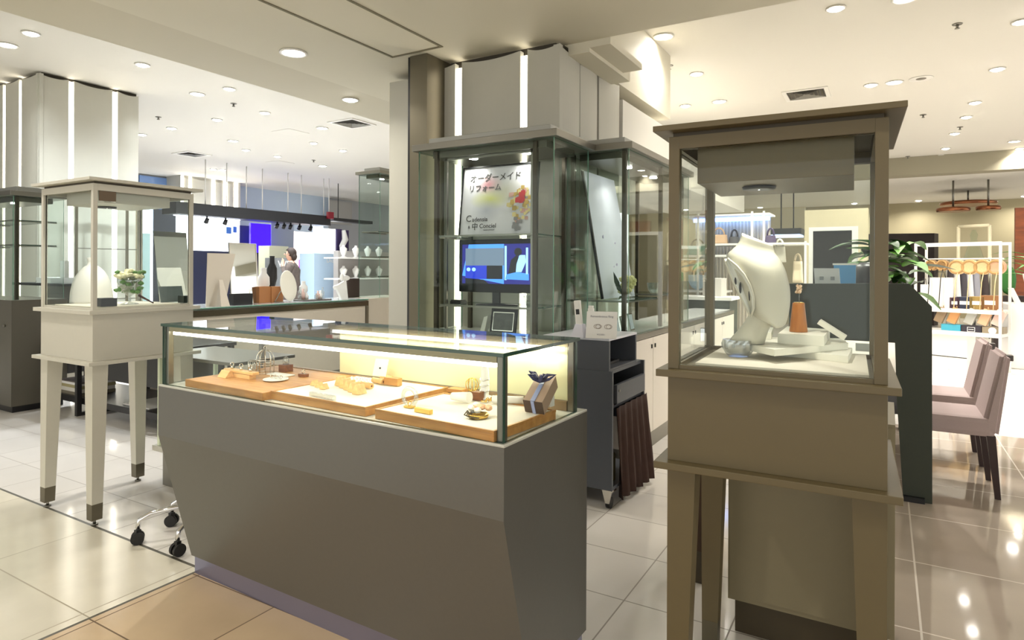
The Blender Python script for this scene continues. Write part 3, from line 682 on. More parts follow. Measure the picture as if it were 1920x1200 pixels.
m = MB(); G = m.grid(R_, closed=True); m.bm.faces.new(G[0][::-1]); m.bm.faces.new(G[-1]); m.build('shell', mat('ivory_resin', (212, 208, 190), .4), nb)
st = [(545, 1398, 1455), (560, 1404, 1456), (575, 1407, 1455), (590, 1404, 1452), (604, 1395, 1447), (618, 1384, 1440), (630, 1373, 1436), (641, 1364, 1433)]
R_ = []
for y, l, r in st:
    A, B_ = bp(l, y), bp(r, y); cx, hw = (A.x + B_.x) / 2, (B_.x - A.x) / 2
    R_.append([Vector((cx + hw * cos(2 * pi * i / 20), YB + .005 + .035 * sin(2 * pi * i / 20), max(A.z, ZR1 + .0005))) for i in range(20)])
m = MB(); G = m.grid(R_, closed=True); m.bm.faces.new(G[0][::-1]); m.bm.faces.new(G[-1]); m.build('stand', MATS['ivory_resin'], nb)
L1 = [(1366, 486), (1372, 505), (1380, 525), (1390, 545), (1400, 565), (1408, 580), (1414, 592)]; L2 = [(1372, 485), (1388, 498), (1403, 515), (1414, 535), (1420, 555), (1420, 575), (1415, 592)]
m = MB(); rows_ = []
for (xa1, ya1), (xa2, ya2) in zip(L1, L2): rows_.append([bp(xa1 + (xa2 - xa1) * u, ya1 + (ya2 - ya1) * u, -.052 + .022 * (1 - 4 * (u - .5) ** 2) - .012 * u) for u in (0, .25, .5, .75, 1)])
m.grid(rows_); ip = m.build('inner_panel', mat('pale_resin', (246, 246, 238), .3), nb); sm = ip.modifiers.new('thickness', 'SOLIDIFY'); sm.thickness = .003
m = MB(); m.tube([bp(x, y, -.062) for x, y in L2], .0035, 8); m.tube([bp(x, y, -.056) for x, y in L1], .003, 8); m.build('rim', MATS['ivory_resin'], nb)
for (x, y, L_) in ((1411, 547, .055), (1394, 540, .04), (1385, 530, .035)):
    c_ = bp(x, y, -.05); m = MB(); m.ball(c_, 1, 2, (.0035, .004, L_ / 2)); m.build('cut_out', dark, nb)
def slab(name, cs, z0, z1, label, cat, m_):
    m = MB(); m.prism([(q.x, q.y) for q in cs], z0, z1, lambda a, b_, v: (a, b_, v)); return solo(m, name, m_, label, cat)
bd = mat('white_cream_block', (240, 237, 222), .5)
def fl(x, y, z): return az(x, y, z)
z = ZR1
q = [fl(1420, 662, z), fl(1590, 681, z), fl(1598, 664, z), fl(1440, 650, z)]
slab('display_block', q, z, z + .020, 'lowest long white block of the stack in the olive showcase', 'block', bd); z += .0205
q = [fl(1408, 658, z), fl(1452, 668, z), fl(1590, 655, z), fl(1580, 645, z), fl(1430, 642, z)]
slab('display_block', q, z, z + .019, 'second white block of the stack, turned askew', 'block', bd); z += .0195
q = [fl(1458, 644, z), fl(1545, 649, z), fl(1556, 634, z), fl(1476, 628, z)]
slab('display_block', q, z, z + .03, 'topmost white block, carrying the amber cone', 'block', bd); zt = z + .0305
q = [fl(1398, 646, z - .02), fl(1446, 648, z - .02), fl(1450, 636, z - .02), fl(1405, 634, z - .02)]
slab('display_block', q, z + .0005, z + .022, 'small white block at the foot of the twisted bust', 'block', bd)
A = fl(1552, 640, z); Ml = Matrix.Translation((A.x, A.y, z + .001)) @ Matrix.Rotation(RAD(33), 4, 'Y')
m = MB(); m.box(-.055, .035, -.02, .03, .03, .045, .001, M=Ml); solo(m, 'display_block', bd, 'thin white block leaning on the right of the stack', 'block')
p = fl(1497, 622, zt); t = thing('ring_cone', 'amber wooden ring cone on the topmost white block', 'ring stand', (p.x, p.y, zt))
m = MB(); m.lathe([(.026, 0), (.027, .003), (.018, .088), (.017, .092)], (0, 0, 0), 28); m.build('cone', amberwood, t, False)
m = MB(); m.lathe([(.0165, .0925), (.012, .0945)], (0, 0, 0), 24); m.build('cap', gold, t, False)
m = MB(); m.cyl((.002, 0, .094), (.002, 0, .128), .0008, n=6); m.build('pin', crystal, t, False)
m = MB(); random.seed(3)
for k in range(9): m.ball((.002 + random.uniform(-.008, .008), random.uniform(-.006, .006), .136 + random.uniform(-.01, .012)), .006, 1, jit=.2)
m.build('brooch', mat('pink_gold', (236, 204, 170), .25, .6), t, False)
p = fl(1384, 668, ZR1); t = thing('crystal_bowl', 'cut crystal bowl in front of the twisted bust', 'bowl', (p.x, p.y, ZR1))
m = MB(); R_ = []
for zz, r_ in ((0, .026), (.01, .036), (.025, .045), (.04, .047), (.052, .043), (.052, .038), (.03, .040), (.012, .03), (.006, .018)):
    R_.append([Vector(((r_ + (.003 if (i + int(zz * 100)) % 2 else 0)) * cos(2 * pi * i / 28), (r_ + (.003 if (i + int(zz * 100)) % 2 else 0)) * sin(2 * pi * i / 28), zz)) for i in range(28)])
G = m.grid(R_, closed=True, smooth=False); m.bm.faces.new(G[0][::-1]); m.bm.faces.new(G[-1]); m.build('bowl', crystal, t, False)
p = fl(1660, 655, ZR1); m = MB(); m.box(-.055, .0, -.002, .002, 0, .026); solo(m, 'price_card', paper, 'small white card standing at the right rear of the olive showcase', 'card', base=fl(1640, 660, ZR1))
# lock fitting on the rear left post
p = fl(1320, 640, ZR1); m = MB(); m.box(-.012, .012, -.01, .01, 0, .05, .002); m.cyl((.02, 0, .001), (.02, 0, .035), .009); solo(m, 'door_lock', chrome, 'chrome glass door lock at the rear left corner of the olive showcase', 'lock', base=(p.x, p.y, ZR1))

# ---- storage behind the olive showcase
sc = thing('storage_cabinet', 'olive storage cabinet standing behind the legs of the olive showcase', 'cabinet', (-.22, 2.62, 0))
m = MB(); m.box(-.50, .03, 2.44, 2.86, .13, .84); m.build('body', mat('olive_grey_laminate', (140, 130, 102), .45, noise=.03), sc)
m = MB(); m.box(-.48, .01, 2.47, 2.84, 0, .129); m.build('plinth', olive_d, sc)
m = MB(); m.box(-.492, .022, 2.43, 2.4395, .15, .83); m.build('door', MATS['olive_grey_laminate'], sc)
p0, p1 = ay(1288, 900, 2.75), ay(1318, 900, 2.75)
m = MB(); m.box(p0.x, p1.x, 2.75, 3.0, .14, .80, .003); solo(m, 'storage_box', mat('dark_brown_box', (72, 50, 30), .6), 'tall dark brown box left of the olive storage cabinet', 'box', base=((p0.x + p1.x) / 2, 2.87, .14))
m = MB(); m.box(p0.x, p1.x, 2.76, 3.0, 0, .139); solo(m, 'box_stand', olive_d, 'low dark stand under the tall dark brown box', 'stand', base=((p0.x + p1.x) / 2, 2.87, 0))
p0, p1 = ay(1313, 900, 3.05), ay(1336, 900, 3.05)
m = MB(); m.box(p0.x, p1.x, 3.05, 3.3, .0, .45); m.box(p0.x, p1.x, 3.05, 3.3, .46, .82); solo(m, 'file_box', mat('tan_card_box', (196, 172, 104), .6), 'tan box seen between the legs of the olive showcase', 'box', base=(p0.x, 3.17, 0))

# ================================================================== ISLAND COUNTERS AND GLASS CABINETS
WT = .90
ib = thing('island_base', 'grey counter base carrying the glass cabinet with the television', 'counter', (-2.2, 3.8, 0))
m = MB(); m.box(-2.88, -1.775, 3.46, 4.04, .08, WT - .03); m.build('body', taupe, ib)
m = MB(); m.box(-2.86, -1.80, 3.50, 4.02, 0, .079); m.build('plinth', plinth_m, ib)
m = MB(); m.box(-2.90, -1.76, 3.44, 4.05, WT - .029, WT, .003); m.build('worktop', mat('pale_worktop', (214, 212, 204), .2), ib)
xr = -1.5; yw0, yw1 = 4.06, 7.6
wc = thing('white_door_counter', 'low counter with white doors and grey plinth behind the trolley', 'counter', (-1.75, 5.6, 0))
m = MB(); m.box(-1.98, xr - .02, yw0, yw1, .13, .845); m.build('body', mat('warm_white_lacquer', (226, 218, 206), .4), wc)
m = MB(); m.box(-1.96, xr - .03, yw0 + .01, yw1, 0, .129); m.build('plinth', steel, wc)
m = MB(); m.box(-2.0, xr, yw0 - .01, yw1, .846, .885, .003); m.build('worktop', steel, wc)
m = MB(); m.box(-1.95, xr - .05, yw0 + .02, yw1 - .02, .8855, .892); m.build('top_inlay', mat('glossy_white_top', (236, 236, 232), .12), wc)
n = 6
for k in range(n):
    y0 = yw0 + (yw1 - yw0) * k / n; y1 = yw0 + (yw1 - yw0) * (k + 1) / n
    m = MB(); m.box(xr - .0195, xr - .004, y0 + .003, y1 - .003, .135, .84, .001); dr = m.build('door', MATS['warm_white_lacquer'], wc)
    hy = y1 - .04 if k % 2 == 0 else y0 + .04
    m = MB(); m.box(xr - .0035, xr + .004, hy - .006, hy + .006, .76, .79); m.build('handle', dark, dr)
def glass_cabinet(label, x0, x1, y0, y1, z0, z1, posts, shelves, group='tall glass cabinets', lamps=True, front='y'):
    t = thing('glass_cabinet', label, 'glass cabinet', ((x0 + x1) / 2, (y0 + y1) / 2, z0), group=group)
    e = .035
    m = MB(); m.box(x0 - e, x1 + e, y0 - e, y1 + e, z1, z1 + .045, .003); m.build('canopy', steel, t)
    m = MB(); m.box(x0 + .05, x1 - .05, y0 + .05, y1 - .03, z1 + .0455, z1 + .095, .003); m.build('canopy_top', mat('grey_canopy', (158, 158, 152), .35, .5), t)
    m = MB(); m.box(x0 + .08, x1 - .08, y0 + .06, y1 - .06, z1 - .045, z1 - .0005); lb = m.build('light_tray', mat('dark_steel', (96, 94, 84), .3, .8), t)
    k = 0
    for u in (.32, .72):
        cx, cy = (x0 + (x1 - x0) * u, (y0 + y1) / 2 - .08) if front == 'y' else ((x0 + x1) / 2 + .05, y0 + (y1 - y0) * u)
        m = MB(); m.lathe([(.03, -.0005), (.03, -.006), (.004, -.008)], (cx, cy, z1 - .045), 16); m.build('spot_lens', lamp_on, lb)
        if lamps: lamp(t, WM[t].inverted() @ Vector((cx, cy, z1 - .06)), .4, (1, .95, .86), .05, 120)
    for (px, py) in posts:
        m = MB(); m.box(px - .014, px + .014, py - .014, py + .014, z0 + .001, z1 - .001, .001); m.build('post', bronze_d, t)
    g = .008
    m = MB(); m.pane(x0, x0 + g, y0 + g, y1, z0 + .001, z1 - .001); m.build('pane', [cab_g, gedge_l], t)
    m = MB(); m.pane(x1 - g, x1, y0 + g, y1, z0 + .001, z1 - .001); m.build('pane', [cab_g, gedge_l], t)
    m = MB(); m.pane(x0, x1, y0, y0 + g, z0 + .001, z1 - .001); m.build('pane', [cab_g, gedge_l], t)
    for (sx0, sx1, sy0, sy1, z) in shelves:
        m = MB(); m.pane(sx0, sx1, sy0, sy1, z - .008, z); sh = m.build('shelf', [glass_g, gedge], t)
        m = MB(); m.box(sx0, sx1, sy0 - .006, sy0, z - .012, z + .001); m.build('shelf_rail', steel, sh)
        for xx in (sx0, sx1): m = MB(); m.box(xx - .004, xx + .004, sy0, sy1, z - .018, z - .0085); m.build('shelf_rail', steel, sh)
    return t
Z1s, Z2s = 1.578, 1.098
cb = glass_cabinet('tall glass cabinet holding a poster above a television', -2.825, -1.765, 3.50, 4.03, WT, 2.165,
    [(-2.71, 3.56), (-1.925, 3.56), (-2.71, 3.98), (-1.925, 3.98)], [(-2.70, -1.94, 3.57, 3.97, Z1s), (-2.70, -1.94, 3.57, 3.97, Z2s)])
m = MB()
for x in (-2.66, -1.975): m.box(x - .008, x + .008, 3.60, 3.616, WT + .001, 2.12)
m.box(-2.668, -1.967, 3.60, 3.616, 2.105, 2.1195); m.build('inner_frame', steel, cb)
# poster
pt = thing('framed_poster', 'black framed poster with Japanese lettering and a flower vase, leaning in the glass cabinet', 'poster', (-2.29, 3.72, Z1s + .001))
lean = RAD(7); PW, PH = .585, .475; O_ = Vector((-2.585, 3.68, Z1s + .002))
Mp = frame_m(O_, (1, 0, 0), (0, sin(lean), cos(lean)))           # local z points to the viewer (-Y)
def print_mat(name, base, blobs):
    m_ = bpy.data.materials.new(name); m_.use_nodes = True; nt = m_.node_tree; bs = nt.nodes['Principled BSDF']; bs.inputs['Roughness'].default_value = .65; bs.inputs['Specular IOR Level'].default_value = .25
    tc = nt.nodes.new('ShaderNodeTexCoord'); last = None
    rgb = nt.nodes.new('ShaderNodeRGB'); rgb.outputs[0].default_value = lin(base); last = rgb.outputs[0]
    for (c_, r_, colr, st_) in blobs:
        mp = nt.nodes.new('ShaderNodeMapping'); mp.inputs['Location'].default_value = (-c_[0] / r_[0], -c_[1] / r_[1], -c_[2] / r_[2]); mp.inputs['Scale'].default_value = (1 / r_[0], 1 / r_[1], 1 / r_[2])
        g = nt.nodes.new('ShaderNodeTexGradient'); g.gradient_type = 'SPHERICAL'; mu = nt.nodes.new('ShaderNodeMath'); mu.operation = 'MULTIPLY'; mu.inputs[1].default_value = st_; mu.use_clamp = True
        mx = nt.nodes.new('ShaderNodeMix'); mx.data_type = 'RGBA'; mx.inputs[7].default_value = lin(colr)
        nt.links.new(tc.outputs['Object'], mp.inputs[0]); nt.links.new(mp.outputs[0], g.inputs[0]); nt.links.new(g.outputs['Fac'], mu.inputs[0]); nt.links.new(mu.outputs[0], mx.inputs[0]); nt.links.new(last, mx.inputs[6]); last = mx.outputs[2]
    nt.links.new(last, bs.inputs['Base Color']); MATS[name] = m_; return m_
def P3(u, v, n=0): return Mp @ Vector((u * PW, v * PH, n))
pi_ = WM[pt].inverted()
blob = lambda u, v, ru, rv, c_, s_: (tuple(pi_ @ P3(u, v, .018)), (ru * PW, .2, rv * PH), c_, s_)
pm = print_mat('poster_print', (232, 228, 236), [blob(.36, .74, .20, .16, (222, 140, 150), .9), blob(.40, .52, .30, .16, (226, 226, 110), .95), blob(.35, .36, .22, .2, (186, 186, 200), .9), blob(.6, .64, .25, .2, (206, 200, 176), .8)])
m = MB(); m.box(0, PW, 0, PH, 0, .016, M=Mp); m.build('print', pm, pt)
m = MB()
for q in ((-.012, PW + .012, -.012, 0), (-.012, PW + .012, PH, PH + .012), (-.012, 0, 0, PH), (PW, PW + .012, 0, PH)): m.box(*q, -.004, .022, M=Mp)
for v in m.bm.verts: v.co.z = max(v.co.z, Z1s + .001)
m.build('frame', dark, pt)
ink = mat('grey_ink', (84, 82, 84), .6)
T_ = lambda u, v, n=.0175: Mp @ Matrix.Translation((u * PW, v * PH, n))
text('オーダーメイド', .060, ink, T_(.09, .80), pt, bold=.0003); text('リフォーム', .054, ink, T_(.08, .655), pt, bold=.0003)
text('C', .066, ink, T_(.07, .20), pt, bold=.0004); text('adensia', .044, ink, T_(.16, .20), pt, bold=.0004); text('&', .028, ink, T_(.11, .10), pt); text('中', .054, ink, T_(.16, .085), pt, bold=.0004); text('Conciel', .044, ink, T_(.27, .10), pt, bold=.0004); text('ORDER JEWELRY', .012, ink, T_(.33, .06), pt)
random.seed(21)
goldp = [mat('print_gold', (206, 172, 92), .5), mat('print_pale_gold', (234, 214, 150), .5), mat('print_pink', (226, 176, 166), .5), mat('print_red', (204, 56, 62), .5), mat('print_grey', (150, 146, 150), .5)]
m = MB()
def petal(u, v, r, mi, n=8, k=0):
    m.poly([P3(u + r * cos(2 * pi * i / n) * (1 + .3 * (i % 2)) / PW, v + r * sin(2 * pi * i / n) * (1 + .3 * (i % 2)) / PH, .0168 + .00012 * k) for i in range(n)], mi)
for k in range(60):
    a, r_ = random.uniform(0, 6.28), random.uniform(.03, .095); petal(.815 + r_ * cos(a) / PW, .43 + 1.25 * r_ * sin(a) / PH, random.uniform(.008, .017), random.choice((0, 0, 1, 1, 2)), k=k)
for k in range(9): petal(.815 + random.uniform(-.022, .02) / PW, .50 + random.uniform(-.03, .04) / PH, .018, 3, k=62 + k)
for k in range(14): petal(.79 + random.uniform(-.03, .03) / PW, .14 + random.uniform(-.045, .04) / PH, .012, 4, k=72 + k)
m.build('printed_bouquet', goldp, pt, fixn=False)
# television
tv = thing('television', 'black flat television showing a blue picture in the glass cabinet', 'television', (-2.31, 3.70, Z2s + .001))
tx0, tx1, tz0, tz1 = -2.605, -1.99, 1.185, 1.552
m = MB(); m.box(tx0, tx1, 3.68, 3.72, tz0, tz1, .006); body = m.build('casing', mat('gloss_black', (8, 8, 10), .3, 0, .25), tv)
m = MB(); m.box(-2.33, -2.275, 3.69, 3.71, Z2s + .012, tz0 + .02); m.build('neck', dark, tv)
m = MB(); m.lathe([(.16, 0), (.16, .006), (.03, .012)], (-2.30, 3.70, Z2s + .001), 32)
for v in m.bm.verts: v.co.y = 3.70 + (v.co.y - 3.70) * .6
m.build('stand', MATS['gloss_black'], tv)
sx0, sz0, sw, sh_ = tx0 + .03, tz0 + .06, tx1 - tx0 - .06, tz1 - tz0 - .095
em = lambda n_, c_, e_: mat(n_, (4, 4, 6), .3, emit=e_, ecol=c_)
scm = [em('screen_blue', (20, 50, 190), .8), em('screen_light_blue', (70, 140, 255), 1.0), em('screen_grey', (112, 130, 150), .7), em('screen_black', (6, 8, 24), .5), em('screen_deep', (20, 20, 130), .7), em('screen_pale', (150, 200, 255), 1.1)]
m = MB(); lay = [0]
def sp_(pts, mi):
    lay[0] += 1; m.poly([(sx0 + u * sw, 3.6795 - lay[0] * .0002, sz0 + v * sh_) for u, v in pts], mi)
rc = lambda a, b_, c_, d_: [(a, b_), (c_, b_), (c_, d_), (a, d_)]
sp_(rc(0, 0, 1, 1), 4); sp_([(.0, .2), (.62, .0), (.62, 1), (.1, 1)], 1); sp_(rc(.05, .46, .62, .90), 2); sp_(rc(.05, .12, .37, .46), 0); sp_(rc(.37, .12, .60, .46), 3); sp_([(.05, 0), (.4, 0), (.33, .1), (.05, .14)], 3)
sp_(rc(.63, .1, .66, .95), 5); sp_(rc(.67, .2, .98, .9), 4); sp_([(.68, .25), (.86, .25), (.86, .6), (.80, .72), (.72, .6)], 3); sp_([(.79, .3), (.87, .3), (.93, .55), (.92, .72), (.84, .72), (.80, .5)], 5)
sp_([(.82 + .055 * cos(i * .524), .80 + .1 * sin(i * .524)) for i in range(12)], 3); sp_([(.64, .12), (.97, .1), (.97, .26), (.8, .3), (.66, .24)], 1); sp_(rc(.93, .25, .96, .9), 5)
for cx in (.10, .18): sp_([(cx + .03 * cos(i * .63), .36 + .05 * sin(i * .63)) for i in range(10)], 5)
m.build('screen', scm, body, fixn=False)
# small things on the cabinet shelves
m = MB(); m.box(-2.66, -2.57, 3.62, 3.72, 0, .022, .003); m.box(-2.655, -2.575, 3.625, 3.70, .0225, .03); solo(m, 'media_player', dark, 'small black media player left of the television stand', 'player', base=(-2.615, 3.67, Z2s + .001)) if False else None
m = MB(); m.box(-.045, .045, -.04, .04, 0, .022, .003); m.box(-.04, .04, -.035, .03, .0222, .03); solo(m, 'media_player', dark, 'small black media player left of the television stand', 'player', base=(-2.60, 3.67, Z2s + .001))
v = ay(999, 575, 3.66); t = thing('glass_bowl', 'cut glass bowl right of the television stand', 'bowl', (v.x - .02, 3.66, Z2s + .001))
m = MB(); m.lathe([(.02, 0), (.04, .02), (.052, .05), (.054, .075), (.048, .075), (.03, .02), (.01, .006)], (0, 0, 0), 18, smooth=False); m.build('bowl', crystal, t, False)
v = ay(938, 625, 3.60); t = thing('photo_frame', 'black photo frame with a grey picture below the television', 'photo frame', (v.x, 3.62, WT + .001))
Mf = Matrix.Translation((v.x, 3.62, WT + .0015)) @ Matrix.Rotation(RAD(-10), 4, 'X')
m = MB(); m.box(-.10, .10, 0, .018, .0, .185, .002, M=Mf); m.build('frame', dark, t)
m = MB(); m.box(-.082, .082, -.002, -.0005, .03, .158, M=Mf); m.build('mount', silver, t)
m = MB(); m.box(-.076, .076, -.0035, -.0022, .036, .152, M=Mf); m.build('picture', mat('grey_photo', (110, 112, 112), .4, noise=.5, nscale=25), t)
v = ay(905, 622, 3.60); m = MB(); m.hexa([Vector(q) for q in ((-.03, -.02, 0), (.01, -.02, 0), (.01, .02, 0), (-.03, .02, 0), (.01, -.02, .12), (.04, -.02, .13), (.04, .02, .13), (.01, .02, .12))]); solo(m, 'display_wing', white, 'white slanted ring display left of the photo frame', 'ring stand', base=(v.x, 3.62, WT + .001))
m = MB(); m.box(-.12, .08, -.06, .08, 0, .012, .003); solo(m, 'display_tray', white, 'white flat tray at the left below the television', 'tray', base=(-2.50, 3.64, WT + .001))

# ---- right hand cabinet on the white door counter
y0c, y1c = 4.10, 5.62; ZB = .8925
cb2 = glass_cabinet('glass cabinet with a leaning white panel on the white door counter', -1.97, -1.50, y0c, y1c, ZB, 2.165,
    [(-1.93, 4.14), (-1.545, 4.14), (-1.545, 4.95), (-1.93, 5.5), (-1.545, 5.56)], [(-1.93, -1.56, 4.16, 4.92, 1.13), (-1.93, -1.56, 4.98, 5.5, 1.15)], front='x')
y1 = ay
lp = thing('leaning_panel', 'pale blue white poster panel with dark edge leaning in the right glass cabinet', 'panel', (-1.86, 4.45, 1.132))
a = [Vector((-1.74, 4.22, 1.134)), Vector((-1.72, 4.82, 1.134)), Vector((-1.90, 4.82, 2.06)), Vector((-1.90, 4.22, 2.06))]
nrm = Vector((.98, 0, .2)).normalized() * .012
m = MB(); m.hexa([a[0], a[1], a[1] + nrm, a[0] + nrm, a[3], a[2], a[2] + nrm, a[3] + nrm]); m.build('panel', mat('pale_blue_print', (222, 226, 240), .4, noise=.06, nscale=6), lp)
m = MB(); d_ = Vector((0, .014, 0)); m.hexa([a[0] - d_ * 1.5, a[0] - d_ * .1, a[0] - d_ * .1 + nrm * 1.3, a[0] - d_ * 1.5 + nrm * 1.3, a[3] - d_ * 1.5, a[3] - d_ * .1, a[3] - d_ * .1 + nrm * 1.3, a[3] - d_ * 1.5 + nrm * 1.3]); m.build('edge', dark, lp)
random.seed(9)
for k, (dy, dz) in enumerate(((.2, .45), (.42, .38), (.3, .2))):
    c0 = a[0].lerp(a[3], dz) + Vector((0, dy, 0)) + nrm * 1.02; m = MB()
    for j in range(8): m.ball(c0 + Vector((.001, random.uniform(-.05, .05), random.uniform(-.06, .06))), .016, 1, (.08, 1, 1))
    m.build('printed_flower', mat('lilac_print', (192, 186, 214), .5), lp)
p = ax(1158, 540, -1.66); t = thing('flower_vase', 'cream yellow flowers with dark leaves on the shelf of the right glass cabinet', 'flowers', (-1.62, 4.40, 1.1325))
m = MB(); m.lathe([(.03, 0), (.035, .03), (.03, .05)], (0, 0, 0), 20); m.build('vase', crystal, t, False)
random.seed(4); m = MB()
for k in range(30): m.ball((random.uniform(-.04, .04), random.uniform(-.05, .07), .10 + random.uniform(-.06, .06)), .022, 1, jit=.2)
m.build('blooms', mat('yellow_cream_petals', (232, 230, 168), .7, noise=.15, nscale=50), t, False)
m = MB()
for k in range(5): m.grid([[(-.02 * (1 - s_), -.05 - .13 * s_, .03 + .10 * s_ * (k % 3) * .5 + w_ * .5 * .02) for w_ in (-1, 1)] if False else [(.02 * w_ * (1 - abs(2 * s_ - 1)) - .01 * k, -.03 - .14 * s_, .03 + .05 * k * s_ - .03 * s_ * s_) for w_ in (-1, 0, 1)] for s_ in (0, .25, .5, .75, 1)])
m.build('leaves', leaf_d, t, False)
t = thing('glass_bowl', 'glass bowl at the far end of the right glass cabinet shelf', 'bowl', (-1.66, 5.15, 1.1525))
m = MB(); m.lathe([(.03, 0), (.05, .03), (.06, .085), (.055, .085), (.04, .03), (.01, .006)], (0, 0, 0), 16, smooth=False); m.build('bowl', crystal, t, False)
for k, (yy, h_, lb) in enumerate(((4.22, .11, 'small silver framed card at the left in the right glass cabinet'), (4.36, .12, 'small leaning card in the middle of the right glass cabinet'), (4.52, .13, 'small pale blue framed card beside the corner post of the right glass cabinet'))):
    Mk = Matrix.Translation((-1.62, yy, ZB + .001)) @ Matrix.Rotation(RAD(-12), 4, 'Y'); t = thing('framed_card', lb, 'card', (-1.62, yy, ZB + .001))
    m = MB(); m.box(-.004, .004, -.045, .045, .001, h_, M=Mk)
    for v in m.bm.verts: v.co.z = max(v.co.z, ZB + .001)
    m.build('frame', silver, t); m = MB(); m.box(.0042, .0052, -.036, .036, .012, h_ - .01, M=Mk); m.build('print', mat('pale_blue_card', (206, 216, 226), .5), t)

# ================================================================== TROLLEY
XT, YT = -1.31, 3.33
tr = thing('trolley', 'blue grey trolley with a brown curtain and an open box on top', 'trolley', (-1.53, 3.6, 0))
zt_ = ax(1160, 693, XT).z; yb_ = ax(1209, 690, XT).y; ztop = ax(1150, 640, XT).z
XL = XT - .435; pth = .02
m = MB(); m.box(XL, XT, YT, YT + pth, .11, zt_); m.box(XL, XL + pth, YT + pth, yb_, .11, zt_); m.box(XL, XT, yb_ - pth, yb_, .40, zt_); m.box(XL + pth, XT, YT + pth, yb_ - pth, .11, .13); m.box(XL + pth, XT - .02, YT + pth, yb_ - pth, zt_ - .02, zt_); m.box(XL + pth, XT - .015, YT + pth, yb_ - pth, .56, .575); m.build('body', grey_t, tr)
zb = ztop
m = MB(); yq = yb_ - .10; m.box(XL, XT - .02, YT + .001, YT + pth, zt_ + .001, zb); m.box(XL, XT - .02, yq - pth, yq, zt_ + .001, zb); m.box(XL, XL + pth, YT + pth, yq - pth, zt_ + .001, zb); m.box(XL + pth, XT - .02, YT + pth, yq - pth, zt_ + .001, zt_ + .012); m.build('top_box', grey_t, tr)
m = MB(); m.box(XL, XT - .018, YT, yq + .002, zb + .0005, zb + .014, .002); m.build('top_panel', mat('pale_blue_white_top', (222, 224, 232), .3), tr)
m = MB(); m.box(XT - .012, XT + .012, YT + .045, yb_ - .03, .59, .695, .003); dr = m.build('drawer', grey_t, tr)
m = MB(); m.cyl((XT + .012, YT + .08, .66), (XT + .015, YT + .08, .66), .008); m.build('lock', steel, dr)
m = MB(); R_ = []
for j in range(9):
    z = .565 - j * .53 / 8; sp0, sp1 = YT + .05 + .05 * (j / 8), yb_ + .02 + .05 * (j / 8)
    R_.append([Vector((XT + .005 + .022 * (.25 + .75 * j / 8) * sin(i * 1.35 + .2 * j) + .04 * (j / 8) * (i / 26), sp0 + (sp1 - sp0) * (i / 26) * (1 if j < 7 else 1), max(z, .03))) for i in range(27)])
m.grid(R_); cu = m.build('curtain', brownc, tr); sm = cu.modifiers.new('thickness', 'SOLIDIFY'); sm.thickness = .004
for cx, cy in ((XT - .03, YT + .04), (XL + .04, YT + .04), (XT - .04, yb_ - .04), (XL + .04, yb_ - .04)):
    m = MB(); m.cyl((cx - .012, cy, .032), (cx + .012, cy, .032), .032, n=20); cs = m.build('caster', rubber, tr)
    m = MB(); m.hexa([Vector(q) for q in ((cx - .012, cy - .036, .035), (cx + .012, cy - .036, .035), (cx + .012, cy - .030, .035), (cx - .012, cy - .030, .035), (cx - .03, cy - .036, .108), (cx + .03, cy - .036, .108), (cx + .03, cy - .03, .108), (cx - .03, cy - .03, .108))]); m.box(cx - .03, cx + .03, cy - .03, cy + .03, .1, .1095); m.build('bracket', silver, cs)
m = MB(); m.box(-.16, .12, -.12, .12, 0, .016, .002); solo(m, 'tablet', dark, 'dark flat tablet inside the open box of the trolley', 'tablet', base=(XT - .2, YT + .2, zt_ + .0125))
m = MB(); m.box(-.03, .03, -.025, .025, 0, .07, .004); m.box(-.02, .02, -.018, .018, .0705, .10, mi=1); solo(m, 'red_pouch', [mat('red_pack', (170, 34, 50), .5), paper], 'small red packet on the trolley shelf behind the curtain', 'packet', base=(XT - .06, YT + .075, .5755)) 
m = MB(); m.box(-.05, .04, -.04, .05, 0, .16, .01); solo(m, 'pouch', mat('olive_pouch', (96, 88, 56), .8), 'olive pouch on the trolley floor behind the curtain', 'pouch', base=(XT - .07, YT + .09, .1305))
ZT2 = zb + .0145
p = az(1098, 634, ZT2); p2 = az(1156, 636, ZT2); d = p2 - p
t = thing('ring_sign', 'white tent card with a drawing of rings on the trolley top', 'sign', p, math.atan2(d.y, d.x))
Mc = Matrix.Translation(p) @ Matrix.Rotation(math.atan2(d.y, d.x), 4, 'Z') @ Matrix.Rotation(RAD(-16), 4, 'X'); w_ = d.length; h_ = .155
m = MB(); m.box(0, w_, 0, .004, .001, h_, M=Mc); m.build('card', paper, t)
Mt = Mc @ Matrix.Rotation(pi / 2, 4, 'X')
lg = mat('light_grey_ink', (150, 148, 158), .6)
text('Remembrance Ring', w_ * .095, lg, Mt @ Matrix.Translation((w_ * .5, h_ * .78, .0008)), t, align='CENTER'); text('¥15,000~', w_ * .07, lg, Mt @ Matrix.Translation((w_ * .5, h_ * .12, .0008)), t, align='CENTER')
for u in (.36, .70):
    m = MB()
    for k in range(2):
        pts = [Mc @ Vector((w_ * u + .018 * cos(a) * (1 - .12 * k) + .008 * k, -.0012, h_ * .44 + .012 * sin(a))) for a in [i * 2 * pi / 22 for i in range(22)]]; m.tube(pts, .0011, 4, True)
    m.build('ring_drawing', mat('brown_grey_ink', (146, 128, 118), .6), t)
p = az(1086, 632, ZT2); t = thing('handset_cradle', 'white cordless handset standing in its cradle on the trolley top', 'telephone', p)
